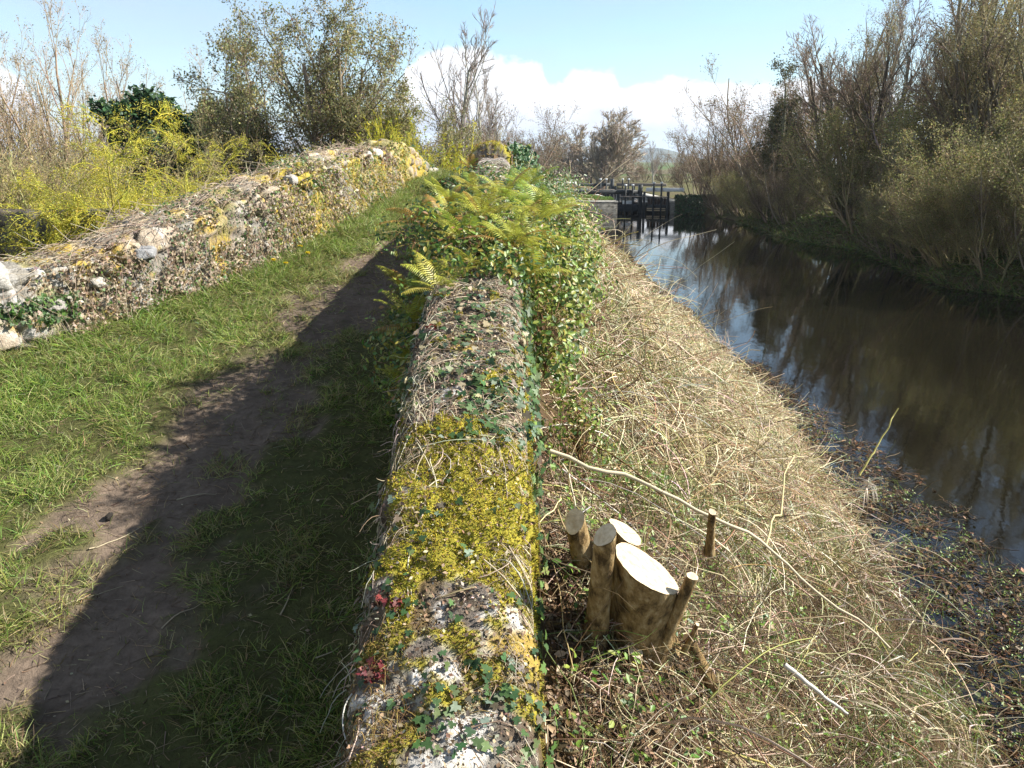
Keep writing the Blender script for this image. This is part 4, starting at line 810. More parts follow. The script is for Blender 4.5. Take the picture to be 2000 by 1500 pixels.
# ------------------------------------------------------------------ dandelions
def dandelions():
    rng = np.random.default_rng(71); b = Bag(); n = 90; a = rng.random(n) * 6.28; e = rng.random(n) * 1.3; D = np.stack([np.cos(a) * np.cos(e), np.sin(a) * np.cos(e), np.sin(e) * .6], 1)
    leaves(b, D * .004, np.array([[0, 0, 1.]]).repeat(n, 0), .022, np.full((n, 3), .7), T_TRI, rng, heading=D * 3, jit=.2); head = b.obj('flower_head', M['petal'], link=False)
    b = Bag(); t = np.linspace(0, 1, 5); b.tubes(np.stack([.01 * t ** 2, 0 * t, t * .09], 1)[None], np.full((1, 5), .002), 5, np.array([[.25, .3, .1]])); stem = b.obj('stem', M['leaf'], link=False)
    b = Bag(); n = 8; a = np.arange(n) / n * 6.28; leaves(b, np.zeros((n, 3)), np.array([[0, 0, 1.]]).repeat(n, 0), .07, pal(n, [((.08, .16, .03), 1)], .1, rng), T_OVAL, rng, heading=np.stack([np.cos(a), np.sin(a), .3 + 0 * a], 1) * 4, jit=.1); ro = b.obj('leaf_rosette', M['leaf'], link=False)
    labs = ['nearest dandelion, on the left of a close pair beside the wall', 'dandelion on the right of the close pair beside the wall', 'dandelion just uphill of the close pair', 'small dandelion beside the one uphill of the pair', 'dandelion halfway up the grass verge', 'tiny dandelion furthest up the verge near the raised wall']
    for (px, py), lab in zip([(533, 507), (556, 514), (587, 481), (601, 494), (650, 421), (785, 349)], labs):
        r = ray(px, py); yy = np.arange(3, 16, .01); hit = np.flatnonzero(EYE + r.z / r.y * yy < path_z(r.x / r.y * yy, yy) + .09); y = float(yy[hit[0]])
        x = r.x / r.y * y; root = empty('dandelion', (x, y, float(path_z(np.array(x), np.array(y)))), rng.random() * 6); tag(root, lab, 'flower', 'dandelions in the grass verge')
        s = put('stem', stem, root); h = put('flower_head', head, root); h.location = (.01, 0, .09); put('leaf_rosette', ro, root)
dandelions()

# ------------------------------------------------------------------ floating weed by the bank
def weeds():
    rng = np.random.default_rng(81); b = Bag(); n = 30000; y = 3.2 + 14 * rng.random(n) ** 1.35; x0 = np.interp(y, [p[0] for p in XL], [p[1] for p in XL]); x = x0 - .25 + 4.2 * rng.random(n) ** 1.3
    wdt = np.interp(y, [3, 6, 9, 12, 15.5], [3.2, 2.5, 1.7, 1.1, .5]); k = ((x - x0) < wdt * (.5 + .9 * fbm(x * 1.2, y * 1.2, 88, 3))) & (fbm(x * 2.5, y * 2.5, 84, 3) > .40); x, y = x[k], y[k]; n = len(x)
    a = rng.random(n) * 6.28; D = np.stack([np.cos(a), np.sin(a), .35 * rng.standard_normal(n)], 1)
    P = strands(np.stack([x, y, .01 + .03 * rng.random(n)], 1), D, .06 + .30 * rng.random(n) ** 2, 5, .06, .25, rng, lambda p, q: 0 * p + .002)
    b.tubes(P, taper(n, 5, .0018 + .003 * rng.random(n), .5), 3, pal(n, [((.16, .085, .04), 3), ((.09, .055, .035), 3), ((.28, .19, .10), 2), ((.10, .11, .04), 1.5)], .2, rng))
    m = n // 3; leaves(b, P[:m, 2] + [0, 0, .01], np.array([[0, 0, 1.]]).repeat(m, 0), .03 + .05 * rng.random(m), pal(m, [((.20, .11, .05), 3), ((.1, .07, .04), 3), ((.12, .14, .05), 1)], .2, rng), T_TRI, rng)
    tag(b.obj('floating_weed', M['straw']), 'brown dead reeds and weed floating along the near water edge', 'water weed', kind='stuff')
    # far grassy shore tussocks on the opposite bank
    b = Bag(); n = 26000; y = 25 + 36 * rng.random(n); xr = np.interp(y, [p[0] for p in XR], [p[1] for p in XR]); x = xr - .1 + 3.2 * rng.random(n) ** 1.3
    P0 = np.stack([x, y, np.maximum(H(x, y), 0) - .02], 1); P = strands(P0, rng.standard_normal((n, 3)) * .5 + [-.3, 0, .8], .15 + .35 * rng.random(n), 4, .35, .2, rng)
    c = pal(n, [((.14, .19, .04), 3), ((.24, .21, .10), 2), ((.07, .11, .03), 3), ((.12, .085, .045), 3)], .2, rng); shore = (y > 41) & (y < 50); c[shore] = c[shore] * 1.35
    b.tubes(P, taper(n, 4, .018 + .012 * rng.random(n), .2), 2, c)
    tag(b.obj('bank_grass', M['grass']), 'rough grass and dead stalks along the opposite canal bank', 'grass', kind='stuff')
weeds()
def seed_head():
    P0 = at(1708, 850, 9.2); P0[2] = .0
    b = Bag(); t = np.linspace(0, 1, 8); P = P0 + np.stack([.02 * np.sin(t * 4), 0 * t, t * .62], 1); root = empty('reed_stem', tuple(P0)); tag(root, 'single pale reed tuft standing out of the open water on the right', 'reed')
    b.tubes((P - P0)[None], np.full((1, 8), .004), 5, np.array([[.3, .22, .14]])); b.obj('stem', M['twig'], root)
    rng = np.random.default_rng(4); b = Bag(); Q = strands(np.repeat((P[-1:] - P0), 26, 0) - [0, 0, .1] * rng.random((26, 1)), rng.standard_normal((26, 3)) * .5 + [.3, 0, .2], .10 + .16 * rng.random(26), 6, .5, .2, rng); b.tubes(Q, taper(26, 6, .006 + 0 * Q[:, 0, 0], .4), 2, pal(26, [((.62, .56, .46), 1)], .1, rng)); b.obj('seed_head', M['straw'], root)
seed_head()

# ------------------------------------------------------------------ trees
def grow(rng, stems, levels):
    out = [stems]
    P, Rr = stems
    for lv in levels:
        N_, K_, _ = P.shape; n = lv['n'] * N_; par = np.repeat(np.arange(N_), lv['n']); t = lv.get('t0', .25) + (1 - lv.get('t0', .25)) * rng.random(n) ** lv.get('tp', 1.0)
        f = t * (K_ - 1); i = np.minimum(f.astype(int), K_ - 2); w = (f - i)[:, None]; p = P[par, i] * (1 - w) + P[par, i + 1] * w; r = Rr[par, i] * (1 - w[:, 0]) + Rr[par, i + 1] * w[:, 0]
        T = nrm(P[par, i + 1] - P[par, i]); pl = np.linalg.norm(np.diff(P, axis=1), axis=2).sum(1)[par]
        perp = nrm(np.cross(T, rng.standard_normal((n, 3)))); a = lv['ang'] * (1 + .3 * rng.standard_normal(n))[:, None]; D = T * np.cos(a) + perp * np.sin(a) + np.array([0, 0, lv.get('up0', .15)])
        L = pl * lv['len'] * (1 - .45 * t) * (.55 + .7 * rng.random(n)); K2 = lv.get('K', 5); st = (L / (K2 - 1))[:, None]; Q = np.zeros((n, K2, 3)); Q[:, 0] = p; D = nrm(D)
        for k in range(1, K2): D = nrm(D + np.array([0, 0, lv.get('up', .08)]) + np.array(lv.get('lean', (0, 0, 0))) + lv.get('wob', .16) * rng.standard_normal((n, 3))); Q[:, k] = Q[:, k - 1] + D * st
        rr = np.maximum(r * lv.get('rr', .6), lv.get('rmin', .004)); R2 = rr[:, None] * np.linspace(1, lv.get('tip', .35), K2)[None]
        P, Rr = Q, R2; out.append((P, Rr))
    return out
def stem_set(rng, n, h, r, spread, K=9, wob=.07, base=.3, lean=(0, 0, 0), up=.04):
    a = rng.random(n) * 6.28; P0 = np.stack([base * np.cos(a) * rng.random(n), base * np.sin(a) * rng.random(n), np.full(n, -.15)], 1); D = nrm(np.stack([np.cos(a) * spread * (.4 + rng.random(n)), np.sin(a) * spread * (.4 + rng.random(n)), np.ones(n)], 1)); L = h * (.75 + .35 * rng.random(n)); P = np.zeros((n, K, 3)); P[:, 0] = P0
    for k in range(1, K): D = nrm(D + wob * rng.standard_normal((n, 3)) + [0, 0, up] + np.array(lean)); P[:, k] = P[:, k - 1] + D * (L / (K - 1))[:, None]
    Rr = (r * (.6 + .5 * rng.random(n)))[:, None] * np.linspace(1, .28, K)[None] ** .9; return P, Rr
KINDS = {}
def kind(key, seed, stems, levels, bark, twig, leafspec=None):
    """stems kwargs; leafspec: (n per twig, size range, palette, template, offset)"""
    rng = np.random.default_rng(seed); lv = grow(rng, stem_set(rng, **stems), levels); t = Bag(); t.tubes(*[lv[0][0], lv[0][1]], 8, pal(len(lv[0][0]), bark, .1, rng))
    c = Bag(); S = [6, 4, 3, 3, 3]
    for i, (P, Rr) in enumerate(lv[1:]): c.tubes(P, Rr, S[min(i, 4)], pal(len(P), bark if i < 1 else twig, .15, rng))
    d = dict(trunk=t.obj('trunk', M['bark'], smooth=True, link=False), crown=c.obj('branches', M['twig'], link=False))
    if leafspec:
        nl, sz, pl_, T, off, jit = leafspec; P = lv[-1][0]; N_, K_, _ = P.shape; idx = np.repeat(np.arange(N_), nl); n = len(idx); tt = .2 + .8 * rng.random(n); f = tt * (K_ - 1); i = np.minimum(f.astype(int), K_ - 2); w = (f - i)[:, None]
        p = P[idx, i] * (1 - w) + P[idx, i + 1] * w + off * rng.standard_normal((n, 3)); b = Bag(); tone = fbm(p[:, 0] * .9, p[:, 1] * .9 + p[:, 2] * .9, seed)[:, None]
        leaves(b, p, np.array([[0, 0, 1.]]).repeat(n, 0), sz[0] + (sz[1] - sz[0]) * rng.random(n), pal(n, pl_, .18, rng) * (.75 + .5 * tone), T, rng, jit=jit, heading=(P[idx, -1] - P[idx, 0]) * 2 if T is T_TRI else None); d['foliage'] = b.obj('foliage', M['tleaf' if key != 'evergreen' else 'needle'], link=False)
    KINDS[key] = d; print(key, sum(len(m.vertices) for m in d.values()))
BK = [((.17, .14, .10), 3), ((.12, .10, .07), 2), ((.22, .19, .13), 1)]
TB = [((.21, .16, .115), 3), ((.30, .235, .17), 2), ((.14, .105, .08), 1.5)]
TO = [((.28, .24, .12), 3), ((.22, .175, .10), 2), ((.34, .30, .13), 1)]
OLV = [((.16, .17, .055), 4), ((.22, .21, .08), 3), ((.11, .12, .045), 3), ((.28, .25, .13), 1.2), ((.17, .12, .07), 1)]
OLV = [((.25, .25, .10), 4), ((.34, .32, .14), 3), ((.15, .16, .06), 3), ((.36, .32, .18), 1.6), ((.20, .14, .08), 1)]
WL = lambda a: [dict(n=11, len=.52, ang=.8, rr=.5, K=6, wob=.2, t0=.25, tp=.8), dict(n=9, len=.6, ang=.8, rr=.5, K=5, wob=.25, up=.03, tp=.7), dict(n=9, len=.6, ang=.8, rr=.5, K=4, wob=.3, rmin=.007, tp=.7)]
kind('willow', 101, dict(n=9, h=5.4, r=.14, spread=.62, base=.5, up=.03), WL(0), BK, TB, (8, (.045, .09), OLV, T_TRI, .09, .9))
kind('willow_b', 102, dict(n=8, h=5.2, r=.13, spread=.48, base=.5, up=.03), WL(0), BK, TO, (8, (.045, .09), OLV, T_TRI, .09, .9))
kind('ash', 103, dict(n=1, h=7.2, r=.15, spread=.06, base=0, K=12), [dict(n=18, len=.60, ang=.6, rr=.45, K=7, wob=.10, t0=.35, up=.16), dict(n=9, len=.50, ang=.6, rr=.5, K=5, wob=.15, up=.07, rmin=.011), dict(n=7, len=.55, ang=.6, rr=.55, K=4, wob=.2, rmin=.008)], [((.34, .32, .28), 1)], [((.26, .22, .18), 2), ((.2, .16, .13), 1)])
kind('bare_round', 104, dict(n=4, h=5.5, r=.16, spread=.55, base=.4), [dict(n=11, len=.55, ang=.6, rr=.5, K=6, wob=.12, t0=.2, up=.06), dict(n=9, len=.55, ang=.6, rr=.5, K=5, wob=.16, up=.04), dict(n=7, len=.5, ang=.6, rr=.6, K=4, wob=.2, rmin=.009)], BK, [((.26, .19, .13), 3), ((.19, .14, .10), 2)])
kind('domed', 120, dict(n=10, h=5.4, r=.17, spread=.62, base=.5, up=.03), [dict(n=12, len=.52, ang=.75, rr=.5, K=6, wob=.14, t0=.15, tp=.8, up=.05), dict(n=9, len=.6, ang=.7, rr=.5, K=5, wob=.16, up=.04, tp=.7, rmin=.028), dict(n=8, len=.6, ang=.7, rr=.5, K=4, wob=.2, rmin=.020, tp=.7)], [((.26, .21, .15), 1)], [((.36, .30, .23), 3), ((.28, .23, .17), 2)], (1, (.05, .09), [((.36, .30, .2), 1)], T_TRI, .09, .9))
kind('thicket', 105, dict(n=16, h=4.8, r=.055, spread=.75, base=1.3), [dict(n=9, len=.5, ang=.55, rr=.5, K=5, wob=.16, t0=.15, up=.06), dict(n=8, len=.55, ang=.6, rr=.6, K=4, wob=.2, rmin=.006), dict(n=3, len=.5, ang=.6, rr=.7, K=3, wob=.2, rmin=.006)], TB, TB, (4, (.04, .08), [((.22, .175, .09), 2), ((.25, .16, .10), 2), ((.15, .15, .06), 1)], T_TRI, .10, .9))
kind('sallow', 106, dict(n=15, h=4.6, r=.06, spread=.8, base=1.2), [dict(n=9, len=.5, ang=.6, rr=.5, K=5, wob=.16, t0=.15, up=.06), dict(n=8, len=.55, ang=.6, rr=.6, K=4, wob=.2, rmin=.006), dict(n=2, len=.5, ang=.6, rr=.7, K=3, wob=.2, rmin=.006)], TO, TO, (10, (.045, .09), [((.24, .24, .085), 4), ((.34, .33, .12), 2.5), ((.15, .15, .055), 2), ((.33, .25, .14), 1.8)], T_TRI, .12, .9))
kind('tall_sallow', 107, dict(n=5, h=8.5, r=.15, spread=.33, base=.8, K=11), [dict(n=12, len=.42, ang=.6, rr=.45, K=6, wob=.14, t0=.2, up=.09), dict(n=9, len=.5, ang=.6, rr=.5, K=5, wob=.18, up=.05), dict(n=6, len=.5, ang=.6, rr=.6, K=4, wob=.2, rmin=.006)], BK, TO, (5, (.04, .075), [((.28, .25, .11), 4), ((.32, .27, .13), 3), ((.17, .16, .06), 2)], T_TRI, .12, .9))
kind('evergreen', 108, dict(n=1, h=6.6, r=.18, spread=.03, base=0, K=10), [dict(n=80, len=.34, ang=1.3, rr=.3, K=5, wob=.1, t0=.1, up=.02, up0=0), dict(n=12, len=.42, ang=.8, rr=.5, K=4, wob=.15, up=-.02)], [((.12, .09, .06), 1)], [((.08, .07, .04), 1)], (60, (.12, .22), [((.022, .055, .022), 4), ((.04, .085, .032), 3), ((.07, .12, .04), 1)], T_TRI, .14, .9))
YL = [((.42, .38, .035), 4), ((.34, .33, .03), 3), ((.50, .44, .06), 2)]
kind('yellow_willow', 109, dict(n=14, h=3.1, r=.045, spread=.95, base=1.0), [dict(n=9, len=.5, ang=.8, rr=.45, K=7, wob=.12, t0=.2, up=-.02), dict(n=14, len=.75, ang=.8, rr=.5, K=8, wob=.12, up=-.16, rmin=.005, t0=.1), dict(n=6, len=.55, ang=.5, rr=.7, K=5, wob=.1, up=-.20, rmin=.004)], [((.30, .26, .06), 1)], YL, (22, (.014, .028), [((.56, .50, .09), 4), ((.44, .42, .08), 3), ((.34, .37, .08), 2)], T_TRI, .035, .6))
kind('upright_yellow', 110, dict(n=26, h=3.0, r=.03, spread=.30, base=.9), [dict(n=10, len=.45, ang=.35, rr=.5, K=5, wob=.08, t0=.2, up=.1), dict(n=5, len=.5, ang=.35, rr=.6, K=4, wob=.1, rmin=.005)], YL, YL, (3, (.05, .09), YL + [((.26, .32, .04), 2)], T_TRI, .03, .6))
kind('whip', 111, dict(n=12, h=6.4, r=.07, spread=.34, base=1.2, K=10, lean=(.012, 0, 0)), [dict(n=10, len=.45, ang=.4, rr=.45, K=6, wob=.09, t0=.2, up=.07), dict(n=8, len=.55, ang=.5, rr=.55, K=5, wob=.14, rmin=.006, up=.04), dict(n=4, len=.5, ang=.5, rr=.7, K=4, wob=.14, rmin=.005)], [((.26, .2, .14), 1)], [((.42, .32, .21), 3), ((.34, .26, .15), 2)], (2, (.04, .07), [((.40, .31, .18), 2), ((.30, .26, .12), 1)], T_TRI, .08, .9))
kind('scrub', 112, dict(n=18, h=3.2, r=.035, spread=.7, base=1.3), [dict(n=10, len=.5, ang=.6, rr=.5, K=5, wob=.18, t0=.1, up=.04), dict(n=9, len=.55, ang=.7, rr=.6, K=4, wob=.2, rmin=.004)], TO, TO, (6, (.03, .055), [((.34, .28, .13), 3), ((.26, .21, .10), 3), ((.20, .20, .08), 1)], T_TRI, .05, .9))
kind('hedge', 113, dict(n=9, h=4.2, r=.07, spread=.7, base=1.6), [dict(n=9, len=.5, ang=.6, rr=.5, K=4, wob=.16, t0=.1), dict(n=9, len=.55, ang=.6, rr=.6, K=4, wob=.2, rmin=.014)], BK, [((.22, .155, .105), 3), ((.16, .115, .08), 2), ((.20, .17, .07), 1)], (9, (.06, .12), [((.24, .17, .11), 3), ((.17, .13, .08), 2), ((.19, .18, .08), 1)], T_TRI, .16, .9))
kind('pale_weeper', 114, dict(n=2, h=6.0, r=.12, spread=.2, base=.3), [dict(n=14, len=.42, ang=.8, rr=.45, K=6, wob=.1, t0=.3, up=.02), dict(n=12, len=.6, ang=.6, rr=.5, K=7, wob=.08, up=-.16, rmin=.008), dict(n=3, len=.6, ang=.3, rr=.7, K=5, wob=.06, up=-.2, rmin=.007)], [((.26, .21, .12), 1)], [((.40, .32, .14), 3), ((.32, .26, .12), 2)])
kind('ivied', 115, dict(n=5, h=5.2, r=.12, spread=.35, base=.6), [dict(n=10, len=.40, ang=.8, rr=.45, K=5, wob=.18, t0=.1), dict(n=9, len=.5, ang=.8, rr=.5, K=4, wob=.2), dict(n=4, len=.5, ang=.7, rr=.6, K=3, wob=.2, rmin=.006)], BK, TB, (12, (.06, .11), [((.07, .08, .03), 4), ((.11, .11, .045), 3), ((.15, .12, .06), 2)], T_TRI, .10, .9))
kind('pollard', 116, dict(n=3, h=4.4, r=.14, spread=.12, base=.35, K=8), [dict(n=9, len=.13, ang=.6, rr=.4, K=4, wob=.15, t0=.4, up=.2)], [((.07, .055, .045), 1)], [((.07, .055, .045), 1)])
NAME = dict(willow='willow_tree', willow_b='willow_tree', ash='ash_tree', bare_round='bare_tree', domed='bare_tree', thicket='thicket_bush', sallow='sallow_bush', tall_sallow='sallow_tree', evergreen='evergreen_tree', yellow_willow='weeping_willow', upright_yellow='osier_bush', whip='bare_tree', scrub='scrub_bush', hedge='hedge_bush', pale_weeper='weeping_willow', ivied='ivy_clad_tree', pollard='pollard_tree')
TR = np.random.default_rng(9)
def tree(key, x, y, s, label, group=None, z=None, rz=None, sz=None):
    z = float(H(np.array(x), np.array(y))) if z is None else z
    root = empty(NAME[key], (x, y, z - .05), TR.random() * 6.28 if rz is None else rz, (s, s, s * (sz or 1)))
    tag(root, label, 'bush' if 'bush' in NAME[key] else 'tree', group)
    for n_, me in KINDS[key].items(): put({'crown': 'crown'}.get(n_, n_), me, root)
    return root
# left of the path
tree('willow', -6.0, 24, .96, 'large grey green budding tree with spreading limbs rising left of the path wall', rz=.4, sz=1.18)
tree('willow_b', -4.2, 25.0, .84, 'budding tree with upright limbs just behind the raised end of the sunlit wall', rz=3.4, sz=1.08)
tree('ivied', -5.2, 23.2, .55, 'dark undergrowth bush at the foot of the large grey green tree', 'undergrowth behind the sunlit wall'); tree('ivied', -6.9, 22.0, .5, 'low dark bush left of the foot of the large grey green tree', 'undergrowth behind the sunlit wall')
tree('ivied', -3.6, 22.5, .5, 'dark low bush behind the raised end of the sunlit wall', 'undergrowth behind the sunlit wall'); tree('ivied', -8.3, 22.5, .5, 'dark low bush between the yellow willow and the large tree', 'undergrowth behind the sunlit wall')
EG = 'evergreens left of the large budding tree'
tree('evergreen', -11.3, 27.5, 1.0, 'dark evergreen with a broad crown, the tallest of the left evergreens', EG, sz=.97); tree('evergreen', -9.5, 28, .95, 'dark evergreen between the tallest evergreen and the budding trees', EG, sz=.95)
tree('evergreen', -8.6, 29, .66, 'smaller evergreen half hidden by the budding tree crown', EG); tree('evergreen', -12.2, 29, .66, 'lower evergreen on the left end of the evergreens', EG)
WH = 'bare trees along the left skyline'
for x, y, s, l in [(-24, 31, 1.0, 'feathery bare tree at the far left edge'), (-20.5, 32, 1.1, 'feathery bare tree second from the left edge'), (-17.2, 31, 1.18, 'tallest feathery bare tree left of the evergreens'), (-14.0, 31, .98, 'thin bare tree just above the yellow willow'), (-22.2, 28, .8, 'smaller bare tree in front of the left edge ones'), (-18.6, 35, .95, 'faint bare tree behind the tallest left one')]: tree('whip', x, y, s, l, WH)
SC = 'olive brown scrub behind the dark shaded wall'
for x, y, s, l in [(-9.9, 15.4, 1.05, 'olive brown bush at the left edge over the dark wall'), (-8.6, 16.2, 1.12, 'olive brown bush between the left edge and the yellow willow'), (-10.9, 17.5, 1.2, 'taller olive brown bush behind the left edge one'), (-7.4, 17.5, .98, 'olive brown bush touching the yellow willow'), (-9.4, 19, 1.15, 'back olive brown bush under the feathery bare trees'), (-12.5, 19, 1.15, 'olive brown bush at the outer left'), (-6.0, 19.5, .8, 'low olive bush behind the yellow willow')]: tree('scrub', x, y, s, l, SC)
tree('yellow_willow', -5.0, 13.4, 1.12, 'bright yellow weeping willow behind the left wall, the larger of two clumps', rz=1.0); tree('yellow_willow', -5.9, 14.6, 1.05, 'back clump of the yellow weeping willow, nearer the left edge', rz=4.2)
tree('yellow_willow', -5.4, 14.0, 1.0, 'middle clump of the yellow weeping willow', rz=5.5); tree('yellow_willow', -4.4, 13.4, .95, 'right hand clump of the yellow weeping willow', rz=2.3); tree('yellow_willow', -3.9, 12.6, .62, 'low trailing branches of yellow willow lying towards the wall top', rz=3.0)
# far end of the path
tree('ash', -1.80, 30, .98, 'slender bare tree with a pale straight trunk at the end of the path', rz=.3); tree('ash', -1.0, 31, .8, 'forked bare tree leaning right of the slender pale trunk', rz=2.0).rotation_euler = (0, .12, 2.0)
tree('ash', -.6, 38, .75, 'fine bare tree right of the forked one at the path end')
tree('pollard', -2.65, 31, 1.0, 'dark lopped pole like tree left of the slender pale trunk'); 
tree('pale_weeper', -1.1, 45, 1.0, 'pale golden weeping tree behind the raised end of the near wall'); tree('pale_weeper', -2.8, 48, .95, 'pale golden weeping tree behind the dark lopped one')
tree('upright_yellow', -2.1, 21.5, 1.05, 'yellow osier bush at the top of the path between the walls', z=1.6); tree('upright_yellow', -2.9, 21, .95, 'yellow osier bush pressing against the raised sunlit wall', z=1.6)
tree('thicket', -3.6, 30, .9, 'brown thicket behind the yellow osiers'); tree('thicket', -.5, 41, 1.0, 'brown thicket behind the raised end of the near wall')
tree('evergreen', .35, 24, .42, 'small dark evergreen tip peeping over the glossy ivy', z=1.7)
# beyond the lock
tree('domed', 13.1, 124, 2.0, 'domed bare tree standing alone beyond the lock gates', rz=.7, sz=.92)
tree('ash', 17.6, 106, .8, 'ivy dark slim bare tree right of the domed tree beyond the lock')
hr = np.random.default_rng(12); k = 0
HL = 'bare hedgerow trees across the fields beyond the lock'
for x in np.arange(4.5, 40, 2.4):
    tree('hedge', x + hr.random(), 145 + 6 * hr.random(), (1.15 if x < 9 or x > 30 else .62) + .25 * hr.random(), 'low brown hedgerow bush beyond the far end of the upper canal', HL)
for x in np.arange(-8, 20, 4.0):
    tree('hedge', x + hr.random() * 2, 190 + 10 * hr.random(), 2.0 + .4 * hr.random(), 'taller hazy brown wood edge tree far beyond the upper canal', 'distant wood edge beyond the upper canal')
for x in np.arange(34, 120, 7.0):
    tree('hedge', x + hr.random() * 3, 300 + 60 * hr.random(), 1.2 + .5 * hr.random(), 'small distant field hedge tree below the blue hill', 'distant field hedge trees')
for x in np.arange(-46, -4, 3.6):
    tree('hedge', x + hr.random(), 58 + 8 * hr.random(), 1.0 + .2 * hr.random(), 'brown hedge bush glimpsed behind the left trees', 'hedge behind the left trees')
# opposite bank
RB = 'trees and bushes on the opposite canal bank'
for key, x, y, s, l in [
    ('thicket', 16.9, 76, 1.15, 'brown twiggy thicket nearest the lock on the opposite bank'), ('thicket', 18.0, 69, 1.5, 'tall brown twiggy thicket second from the lock'), ('thicket', 20.5, 73, 1.5, 'brown thicket behind the second one from the lock'), ('thicket', 17.0, 67, .7, 'low brown thicket hanging over the water right of the lock'),
    ('ivied', 18.6, 57, 1.5, 'dark ivy clad tree where the opposite bank trees step up'), ('ivied', 17.8, 55, .85, 'dark ivy covered bush low over the water'), ('thicket', 20.6, 62, 2.0, 'tall grey brown thicket behind the ivy clad tree'),
    ('bare_round', 20.0, 47, 1.75, 'tall bare fan shaped tree with grey limbs on the opposite bank'), ('ash', 19.5, 43, 1.45, 'tall bare tree with a straight stem right of the fan shaped one'),
    ('sallow', 18.6, 47, 1.2, 'green hazed bush below the fan shaped bare tree'), ('sallow', 18.2, 42.5, 1.3, 'pale green rounded bush right of the grassy shore'), ('thicket', 17.0, 50.5, .75, 'brown bush above the grassy shore'),
    ('sallow', 18.9, 38, 1.4, 'olive bush behind the green bank slope'), ('tall_sallow', 21.0, 40, 1.3, 'tall olive tree behind the green bank slope'), ('tall_sallow', 19.6, 34, 1.15, 'tall olive tree with leaning pale stems'),
    ('sallow', 17.6, 33.5, .85, 'olive bush overhanging the bank right of the grassy slope'), ('sallow', 17.4, 30.5, .9, 'green bush leaning over the water towards the right edge'), ('tall_sallow', 18.8, 29, 1.05, 'very tall olive tree at the right edge of the picture'),
    ('sallow', 17.8, 27.6, .85, 'green bush trailing in the water at the right edge'), ('thicket', 16.9, 28.6, .62, 'low brown tangle at the waterline near the right edge'),
    ('sallow', 21.6, 36.5, 1.2, 'olive bush deep behind the leaning stems'), ('thicket', 16.9, 36, .6, 'low brown bush on the undercut bank'), ('ivied', 19.6, 35.5, .7, 'dark leafy bush in the shade of the leaning stems'),
    ('tall_sallow', 23.0, 45, 1.5, 'tall olive tree behind the tall straight bare one'), ('sallow', 16.6, 31.8, .6, 'small green bush low on the undercut bank'), ('sallow', 18.6, 25.2, 1.0, 'broad green bush just outside the right edge'),
    ('ivied', 18.0, 45.5, .55, 'dark leafy bush under the fan shaped bare tree')]:
    tree(key, x, y, s, l, RB)
for key, x, y, s, l in [('bare_round', 21.5, 54, 1.7, 'broad bare tree between the ivy clad one and the fan shaped one'), ('tall_sallow', 20.5, 50, 1.25, 'tall olive hazed tree just behind the fan shaped bare tree'), ('tall_sallow', 22.0, 41, 1.25, 'broad olive tree high above the green bank slope'), ('bare_round', 23.0, 36, 1.6, 'widest bare crown on the upper right'),
                        ('bare_round', 21.0, 37, 1.5, 'bare fan of limbs in front of the widest bare crown'), ('tall_sallow', 18.0, 36.5, .9, 'leaning pale stemmed tree rooted on the undercut bank'), ('tall_sallow', 19.5, 47, 1.05, 'slim olive tree at the right of the fan shaped bare tree')]: tree(key, x, y, s, l, RB)
lr = np.random.default_rng(19)
for i, y in enumerate(np.concatenate([np.arange(24.5, 40, 1.5), np.arange(51, 66, 2.2)])):
    xr = float(np.interp(y, [p[0] for p in XR], [p[1] for p in XR]))
    tree(['sallow', 'thicket', 'sallow', 'scrub'][i % 4], xr + .7 + .8 * lr.random(), y, .5 + .25 * lr.random(), 'low bush trailing over the waterline of the opposite bank', 'low bushes along the opposite waterline')

